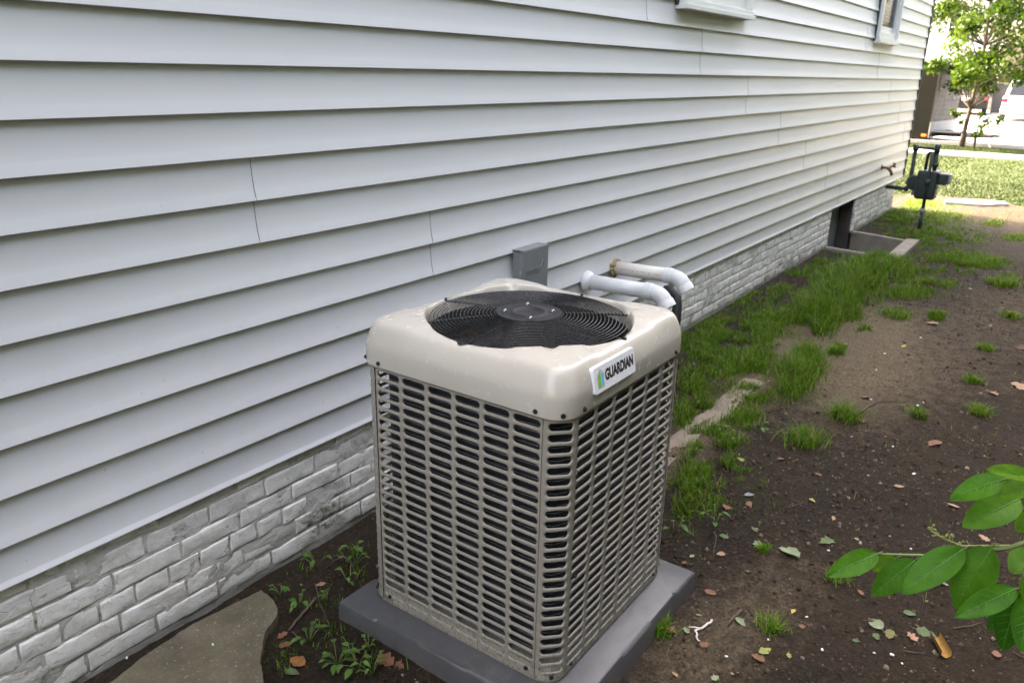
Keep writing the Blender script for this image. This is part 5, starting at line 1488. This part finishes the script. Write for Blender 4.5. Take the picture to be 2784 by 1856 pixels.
for i, (a, b, w_) in enumerate(BRLEAVES):
    rg = random.Random(i+200)
    a = Vector(a)-SO; b = Vector(b)-SO
    d = b-a; L = d.length
    d.normalize()
    face = (CAM_LOC-SO-(a+b)/2).normalized()+Vector((rg.uniform(-.35, .35), rg.uniform(-.35, .35), 0.55+rg.uniform(-.2, .3)))
    up = (face-d*face.dot(d)).normalized()
    sd = d.cross(up)
    nl, nw = 15, 9
    vs = []; fs = []
    ph = rg.random()*30
    def surf(t_, s):
        w2 = w_/2*(math.sin(math.pi*min(1, 0.02+0.98*t_**0.82))**0.72)
        ww = w2*s
        z = 0.20*abs(ww)*(1.2-0.5*t_)+0.0035*float(fbm(t_*5+ph, s*1.6+ph, 2))*2-0.09*L*(t_-0.15)**2+0.0012*math.cos(t_*46-abs(s)*7)*abs(s)*(1-abs(s))*2
        return a+d*L*t_+sd*ww+up*z
    for q in range(nl):
        for s in range(nw):
            vs.append(surf(q/(nl-1), s/(nw-1)*2-1))
    for q in range(nl-1):
        for s in range(nw-1): fs.append((q*nw+s, (q+1)*nw+s, (q+1)*nw+s+1, q*nw+s+1))
    m = MB(); m.add(vs, fs)
    lf = m.obj('leaf', M['laurel'], shr, smooth=True, fixn=False)
    m = MB()
    m.tube([surf(t_, 0)+up*0.0005 for t_ in np.linspace(0, 0.97, 10)], [0.0012*(1-0.75*k/9) for k in range(10)], 5)
    m.obj('midrib', M['laurel_rib'], lf, smooth=True)
    m = MB()
    for q in range(6):
        t0 = 0.12+0.125*q
        for s in (-1, 1):
            m.tube([surf(t0, 0)+up*0.0004, surf(min(0.98, t0+0.07), s*0.45)+up*0.0003, surf(min(0.98, t0+0.13), s*0.82)+up*0.0002], [0.00045, 0.0003, 0.00012], 4)
    tag(m.obj('side_veins', M['laurel_rib'], lf, smooth=True), kind='stuff')
    m = MB(); m.tube([a-d*0.012-up*0.002, a], 0.0013, 5); m.obj('leaf_stalk', M['laurel_stem'], lf, smooth=True)

# ------------------------------------------------------------------ tree on the verge
def leaf_cloud(centers, radii, n, size, squash=0.8):
    idx = RNG.integers(0, len(centers), n)
    C = np.array(centers)[idx]; Rr = np.array(radii)[idx]
    d = RNG.normal(0, 1, (n, 3)); d /= np.linalg.norm(d, axis=1)[:, None]
    rr = RNG.random(n)**0.5
    P = C+d*(Rr*rr)[:, None]*np.array([1, 1, squash])
    t1 = RNG.normal(0, 1, (n, 3)); t1[:, 2] -= 0.6; t1 /= np.linalg.norm(t1, axis=1)[:, None]
    t2 = np.cross(t1, RNG.normal(0, 1, (n, 3))); t2 /= np.linalg.norm(t2, axis=1)[:, None]
    s = size*RNG.uniform(0.6, 1.3, n)
    V = np.stack([P, P+t1*(s*0.5)[:, None]+t2*(s*0.30)[:, None], P+t1*s[:, None], P+t1*(s*0.5)[:, None]-t2*(s*0.30)[:, None]], 1)
    Q = 4*np.arange(n)[:, None]+np.array([[0, 1, 2, 3]])
    return V.reshape(-1, 3), Q

def tree(x, y, trunk_h, trunk_r, centers, radii, n, size, label, mat, lean=0.0, extra=None):
    root = empty('tree', (x, y, 0), 0, label, 'tree')
    m = MB()
    k = 9
    pts = [(lean*i/k+0.03*math.sin(i*1.3), 0.04*math.sin(i*0.9+1), trunk_h*i/k-0.05) for i in range(k+1)]
    m.tube(pts, [trunk_r*(1.25 if i == 0 else 1-0.7*i/k) for i in range(k+1)], 10)
    m.obj('trunk', M['bark'], root, smooth=True)
    rg = random.Random(int(x*10))
    for c in centers:
        z0 = min(max(0.3, c[2]-rg.uniform(0.3, 0.7)), trunk_h*0.95); i = min(k-1, int(z0/trunk_h*k))
        b = Vector(pts[i])
        e = Vector(c)
        mb = MB(); mid = b*0.5+e*0.5+Vector((0, 0, -0.08)); mb.tube([b, mid, e], [trunk_r*0.35, trunk_r*0.22, trunk_r*0.08], 6)
        mb.obj('limb', M['bark'], root, smooth=True)
    V, Q = leaf_cloud(centers, radii, n, size)
    mesh_obj('crown', quick_mesh('crown', V, Q), mat, root)
    return root
rg = random.Random(77)
cs = []; rd = []
for k in range(56):
    z = rg.uniform(1.5, 5.2)
    lim = 1.0+0.7*math.sin(min(1, (z-1.2)/2.6)*math.pi/2)
    a = rg.uniform(0, 6.28); r_ = lim*math.sqrt(rg.random())
    cs.append((0.15+r_*math.cos(a), r_*math.sin(a), z)); rd.append(rg.uniform(0.26, 0.48))
tree(24.2, 0.72, 4.6, 0.062, cs, rd, 13500, 0.115, 'slender young tree with bright leaves on the grass verge', M['crown'], 0.12)
# sprouts low on its trunk
sp_ = empty('sucker_shoots', (24.15, 0.66, 0.0), 0, 'bright leafy shoots around the foot of the verge tree trunk', 'shoots')
c2 = [(0.0, -0.20, 0.85), (0.0, -0.38, 0.72), (0.02, -0.28, 0.55), (0, 0.35, 0.83), (0, -0.62, 0.72), (0, 0.48, 0.90), (0.0, -0.22, 0.35), (0, 0.2, 0.65)]
V, Q = leaf_cloud(c2, [0.13, 0.16, 0.13, 0.08, 0.09, 0.06, 0.12, 0.07], 330, 0.10)
mesh_obj('foliage', quick_mesh('foliage', V, Q), M['crown'], sp_)
m = MB()
for c in c2: m.tube([(0.03, 0.02, 0.25*c[2]), tuple(Vector(c)*0.6), c], 0.006, 5)
m.obj('stems', M['bark'], sp_, smooth=True)

# more trees down the street
for (x, y, s, lab) in ((52, 10.5, 1.5, 'big leafy tree beside the white house across the road'), (62, -4.5, 1.7, 'tall tree behind the driveway across the road'), (46, -5.5, 1.2, 'leafy tree at the driveway edge across the road')):
    cs = []; rd = []
    for k in range(30):
        z = rg.uniform(2.2, 6.0)*s; a = rg.uniform(0, 6.28); r_ = 2.2*s*math.sqrt(rg.random())
        cs.append((r_*math.cos(a), r_*math.sin(a), z)); rd.append(rg.uniform(0.6, 1.0)*s)
    tree(x, y, 4.5*s, 0.16*s, cs, rd, 6000, 0.28, lab, M['far_leaf'])

# ------------------------------------------------------------------ enclosed trailer on the road
tr = empty('cargo_trailer', (24.95, 1.69, 0.0), R(-6), 'tall dark enclosed cargo trailer parked beyond the corner of the house', 'trailer')
TW, TL, T0, T1 = 2.55, 5.0, 0.14, 2.10
m = MB(); m.box(0.0, 0.03, 0.03, TL, T0, T1); m.obj('side_panel', M['trailer_side'], tr)
m = MB(); m.box(0.0, TW, 0.0, 0.029, 0.56, T1); m.obj('front_panel', M['trailer_front'], tr)
m = MB(); m.box(0.0, TW, -0.002, 0.028, T0, 0.559); m.obj('stone_guard', M['light_concrete'], tr)
m = MB(); m.box(TW-0.03, TW, 0.03, TL, T0, T1); m.obj('side_panel', M['trailer_side'], tr)
m = MB(); m.box(0.03, TW-0.03, TL-0.03, TL, T0, T1); m.obj('rear_panel', M['trailer_side'], tr)
m = MB(); m.box(-0.02, TW+0.02, -0.02, TL+0.02, T1+0.001, T1+0.13); m.obj('roof_trim', M['trailer_rim'], tr, bevel=0.02)
for xx in (0.35, 0.75, 1.15, 1.55, 1.95, 2.35):
    for q in range(11):
        m = MB(); m.lathe([(0, 0.0), (0.013, 0.0), (0.009, 0.006), (0, 0.008)], 8, axis='y', c=(xx, -0.0005, 0.66+q*0.13)); m.obj('rivet', M['chrome'], tr)
m = MB(); m.box(-0.028, -0.0005, 0.06, 0.19, T0+0.03, T0+0.10); m.obj('marker_light', M['orange'], tr, bevel=0.006)
m = MB(); m.tube([(-0.05, 0.86, 2.0), (-0.05, 0.86, 0.25), (-0.02, 0.78, 0.22)], 0.02, 8); m.tube([(-0.05, 0.95, 2.0), (-0.05, 0.95, 0.25)], 0.02, 8); m.obj('door_bar', M['chrome'], tr, smooth=True)
tg = empty('tongue'); tg.parent = tr
m = MB(); m.tube([(0.25, 0.0, 0.24), (0.12, -1.0, 0.26), (0.06, -1.55, 0.28)], 0.055, 4); m.tube([(1.7, 0.0, 0.24), (0.5, -1.0, 0.26), (0.08, -1.5, 0.28)], 0.055, 4); m.obj('draw_bar', M['dark_gap'], tg)
m = MB(); m.box(-0.02, 0.6, -0.75, -0.05, 0.30, 0.325); m.obj('deck_plate', M['bin'], tg)
m = MB(); m.tube([(0.06, -1.5, 0.29), (0.05, -1.72, 0.29)], [0.045, 0.035], 8); m.obj('coupler', M['dark_gap'], tg)
m = MB(); m.tube([(-0.25, -1.22, 0.0), (-0.25, -1.22, 0.78)], 0.026, 8); m.tube([(-0.25, -1.22, 0.30), (0.1, -1.22, 0.30)], 0.03, 6); m.obj('jack', M['dark_gap'], tg, smooth=True)
m = MB(); m.tube([(0.02, -1.35, 0.24), (-0.1, -1.5, 0.1), (-0.35, -1.62, 0.02), (-0.6, -1.68, 0.10)], 0.012, 6); m.obj('safety_chain', M['gas_grey'], tg, smooth=True)
for xx in (0.12, TW-0.12):
    m = MB(); m.lathe([(0, -0.09), (0.26, -0.09), (0.29, -0.05), (0.29, 0.05), (0.26, 0.09), (0, 0.09)], 20, axis='x', c=(xx, 3.0, 0.29)); m.obj('wheel', M['tyre'], tr, auto=40)

# ------------------------------------------------------------------ cars seen from behind
def car(name, loc, rz, paint, label, suv):
    root = empty(name, loc, rz, label, 'car', 'cars across the road')
    W = 0.93; hb = 1.0 if suv else 0.92; ht = 1.78 if suv else 1.46; L = 4.7
    prof = [(0.0, 0.38), (0.05, 0.30), (L-0.05, 0.30), (L, 0.45), (L-0.05, 0.80), (L-1.15, hb-0.05), (0.25, hb+0.05), (0.03, hb), (-0.02, 0.60)]
    m = MB(); m.prism([(a, b) for a, b in prof], -W, W, 'y'); m.obj('body', M[paint], root, bevel=0.07, seg=3, auto=50)
    g = [(0.10, hb+0.02), (0.42, ht-0.05), (0.62, ht), (L-2.1, ht), (L-1.35, hb-0.02)]
    n = len(g)
    m = MB()
    vs = [(a, -W*(0.95 if b < hb+0.1 else 0.76), b) for a, b in g]+[(a, W*(0.95 if b < hb+0.1 else 0.76), b) for a, b in g]
    m.add(vs, [tuple(range(n)), tuple(range(2*n-1, n-1, -1))]+[(k, (k+1) % n, n+(k+1) % n, n+k) for k in range(n)])
    m.obj('cabin', M[paint], root, bevel=0.05, seg=3, auto=50)
    def quad(nm, pts, mat):
        mm = MB(); mm.add(pts, [(0, 1, 2, 3)]); mm.obj(nm, M[mat], root, fixn=False)
    za, zb = hb+0.09, ht-0.12
    xa = 0.10+(0.42-0.10)*(za-hb-0.02)/(ht-0.05-hb-0.02)-0.02; xb = 0.10+(0.42-0.10)*(zb-hb-0.02)/(ht-0.05-hb-0.02)-0.02
    quad('rear_window', [(xa, W*0.80, za), (xa, -W*0.80, za), (xb, -W*0.66, zb), (xb, W*0.66, zb)], 'car_glass')
    for s in (-1, 1):
        ya = s*(W*0.94+0.004); yb = s*(W*0.775+0.012)
        quad('side_window', [(0.55, ya, hb+0.08), (1.9, ya, hb+0.08), (1.9, yb, ht-0.10), (0.75, yb, ht-0.10)], 'car_glass')
        mm = MB(); mm.box(-0.045, 0.06, min(s*W*0.80, s*W*1.005), max(s*W*0.80, s*W*1.005), hb-0.20, hb-0.05); mm.obj('tail_light', M['tail'], root, bevel=0.02)
    mm = MB(); mm.box(-0.10, 0.06, -W*0.97, W*0.97, 0.36, 0.58); mm.obj('rear_bumper', M[paint], root, bevel=0.04)
    mm = MB(); mm.box(-0.055, -0.02, -0.26, 0.26, 0.66 if suv else 0.70, 0.80 if suv else 0.84); mm.obj('number_plate', M['plate'], root, bevel=0.005)
    mm = MB(); mm.box(-0.05, -0.015, -W*0.62, W*0.62, hb-0.03, hb+0.01); mm.obj('tailgate_trim', M['chrome'], root, bevel=0.005)
    mm = MB(); mm.tube([(-0.13, 0, 0.30), (0.1, 0, 0.30)], 0.05, 8); mm.obj('tow_hitch', M['bronze'], root)
    for xx in (0.85, L-0.95):
        for s in (-1, 1):
            w_ = empty('wheel'); w_.parent = root; w_.location = (xx, s*(W-0.10), 0.34)
            mm = MB(); mm.lathe([(0, -0.11), (0.31, -0.11), (0.34, -0.07), (0.34, 0.07), (0.31, 0.11), (0, 0.11)], 24, axis='y'); mm.obj('tyre', M['tyre'], w_, auto=40)
            mm = MB(); mm.lathe([(0, -0.118), (0.20, -0.118), (0.21, -0.10), (0.21, 0.10), (0.20, 0.118), (0, 0.118)], 16, axis='y'); mm.obj('rim', M['chrome'], w_, auto=40)
    return root
car('parked_car', (41.2, 0.55, 0.012), R(4), 'car_white', 'silver white estate car cut by the edge of the picture', True)
car('parked_car', (47.0, 3.5, 0.012), R(6), 'car_black', 'black car with red tail light half hidden by the verge tree', False)

# bins, fence, far houses
def bin_(x, y, label, mat, s=1.0, h=1.05):
    root = empty('wheelie_bin', (x, y, 0.012), R(5), label, 'bin')
    m = MB(); w0, w1 = 0.24*s, 0.31*s
    m.add([(-w0, -w0, 0.05), (w0, -w0, 0.05), (w0, w0, 0.05), (-w0, w0, 0.05), (-w1, -w1, h), (w1, -w1, h), (w1, w1, h), (-w1, w1, h)], [(0, 3, 2, 1), (4, 5, 6, 7), (0, 1, 5, 4), (1, 2, 6, 5), (2, 3, 7, 6), (3, 0, 4, 7)])
    m.obj('tub', M[mat], root, bevel=0.03)
    m = MB(); m.box(-w1-0.02, w1+0.02, -w1-0.02, w1+0.02, h+0.003, h+0.06); m.obj('lid', M[mat], root, bevel=0.02)
    for s2 in (-1, 1):
        m = MB(); m.lathe([(0, -0.03), (0.12, -0.03), (0.12, 0.03), (0, 0.03)], 16, axis='y', c=(w0, s2*w0, 0.12)); m.obj('wheel', M['tyre'], root)
bin_(50.5, 2.35, 'tall dark grey wheelie bin between the two cars', 'bin', 1.5, 1.45)
bin_(51.2, 1.35, 'dark grey wheelie bin nearest the silver white car', 'bin', 1.4, 1.45)
o = empty('storage_tub', (50.6, 1.75, 1.53), 0, 'small green plastic tub on top of the dark bins', 'tub')
m = MB(); m.box(-0.25, 0.25, -0.28, 0.28, 0, 0.42); m.obj('tub', M['green_box'], o, bevel=0.04)
m = MB(); m.box(-0.28, 0.28, -0.31, 0.31, 0.421, 0.50); m.obj('lid', M['green_box'], o, bevel=0.02)

def far_house(x, y, w_, d_, h_, rise, wall, label, wins, rz=0):
    root = empty('far_house', (x, y, 0), rz, label, 'house')
    m = MB(); m.box(0, d_, -w_/2, w_/2, -0.1, h_); m.obj('wall', M[wall], root)
    m = MB(); m.prism([(-w_/2-0.4, h_-0.1), (0, h_+rise), (w_/2+0.4, h_-0.1), (w_/2+0.4, h_+0.05), (0, h_+rise+0.2), (-w_/2-0.4, h_+0.05)], -0.4, d_+0.4, 'x'); m.obj('roof', M['roofing'], root)
    m = MB(); m.prism([(-w_/2, h_+0.001), (0, h_+rise*0.985), (w_/2, h_+0.001)], 0.02, d_-0.02, 'x'); m.obj('gable', M[wall], root)
    for k in range(int(h_/0.22)):
        m = MB(); m.prism([(-0.018, k*0.22+0.1), (0.0, k*0.22+0.1), (0.0, k*0.22+0.315)], -w_/2, w_/2, 'y'); m.obj('clapboard', M[wall], root)
    for (yy, zz, ww, hh) in wins:
        wr = empty('window'); wr.parent = root; wr.location = (0, yy, zz)
        m = MB()
        for (a, b, c, d) in ((-ww/2-0.1, -ww/2, -0.1, hh+0.1), (ww/2, ww/2+0.1, -0.1, hh+0.1), (-ww/2+0.001, ww/2-0.001, -0.1, 0), (-ww/2+0.001, ww/2-0.001, hh, hh+0.1), (-ww/2+0.001, ww/2-0.001, hh/2-0.03, hh/2+0.03)):
            m.box(-0.07, -0.02, a, b, c, d)
        m.obj('frame', M['white_paint'], wr)
        m = MB(); m.box(-0.03, -0.019, -ww/2, ww/2, 0, hh); m.obj('pane', M['car_glass'], wr)
    return root
far_house(58, 8.6, 9.0, 9, 6.2, 2.8, 'house_white', 'white clapboard house with a gable across the road', [(-2.6, 1.2, 1.1, 1.5), (-0.3, 1.2, 1.1, 1.5), (2.2, 1.2, 1.1, 1.5), (-2.6, 4.0, 1.1, 1.5), (-0.3, 4.0, 1.1, 1.5), (2.2, 4.0, 1.1, 1.5)])
far_house(62, -3.2, 8.5, 9, 6.0, 2.6, 'house_grey', 'taupe clapboard house behind the driveway across the road', [(2.6, 1.0, 1.1, 1.5), (0.2, 1.0, 1.1, 1.5), (-2.2, 1.0, 1.1, 1.5), (2.6, 3.9, 1.1, 1.5), (0.2, 3.9, 1.1, 1.5)])
fn = empty('picket_fence', (56.0, 2.0, 0.0), 0, 'weathered board fence behind the bins across the road', 'fence')
for k in range(34):
    m = MB() if k == 0 else m
    if k == 0:
        m.prism([(-0.07, 0.0), (0.07, 0.0), (0.07, 1.55), (0.0, 1.63), (-0.07, 1.55)], 0.0, 0.025, 'x'); me_f = m.mesh('picket'); me_f.materials.append(M['fence'])
    mesh_obj('picket', me_f, None, fn, (0, -3.0+k*0.165, 0))
for zz in (0.4, 1.25):
    m = MB(); m.box(0.027, 0.07, -3.1, 2.6, zz, zz+0.09); m.obj('rail', M['fence'], fn)

# ------------------------------------------------------------------ unseen leaf screen, added to block low sky light
hd = empty('hedge', (2.0, -4.6, 0.0), 0, 'tall leafy hedge along the open side of the yard', 'hedge')
n = 30000
hx = RNG.uniform(-9, 16, n); hx = hx[(hx < 0.75) | (hx > 1.35)]; n = len(hx)  # gap left in the screen so bright sky can reflect in the siding
hy = RNG.uniform(-0.8, 0.8, n); hzz = RNG.random(n)*(6.0+0.9*fbm(hx*0.6, hx*0+2, 2)*2)
cen = np.stack([hx, hy, hzz], -1)
V, Q = leaf_cloud(cen, np.full(n, 0.12), n, 0.36)
mesh_obj('foliage', quick_mesh('foliage', V, Q), M['hedge_leaf'], hd)
for k in range(9):
    m = MB(); m.tube([(-9+k*2.5, 0, -0.05), (-9+k*2.5, 0.1, 4.2)], [0.09, 0.03], 7); m.obj('stem', M['bark'], hd, smooth=True)
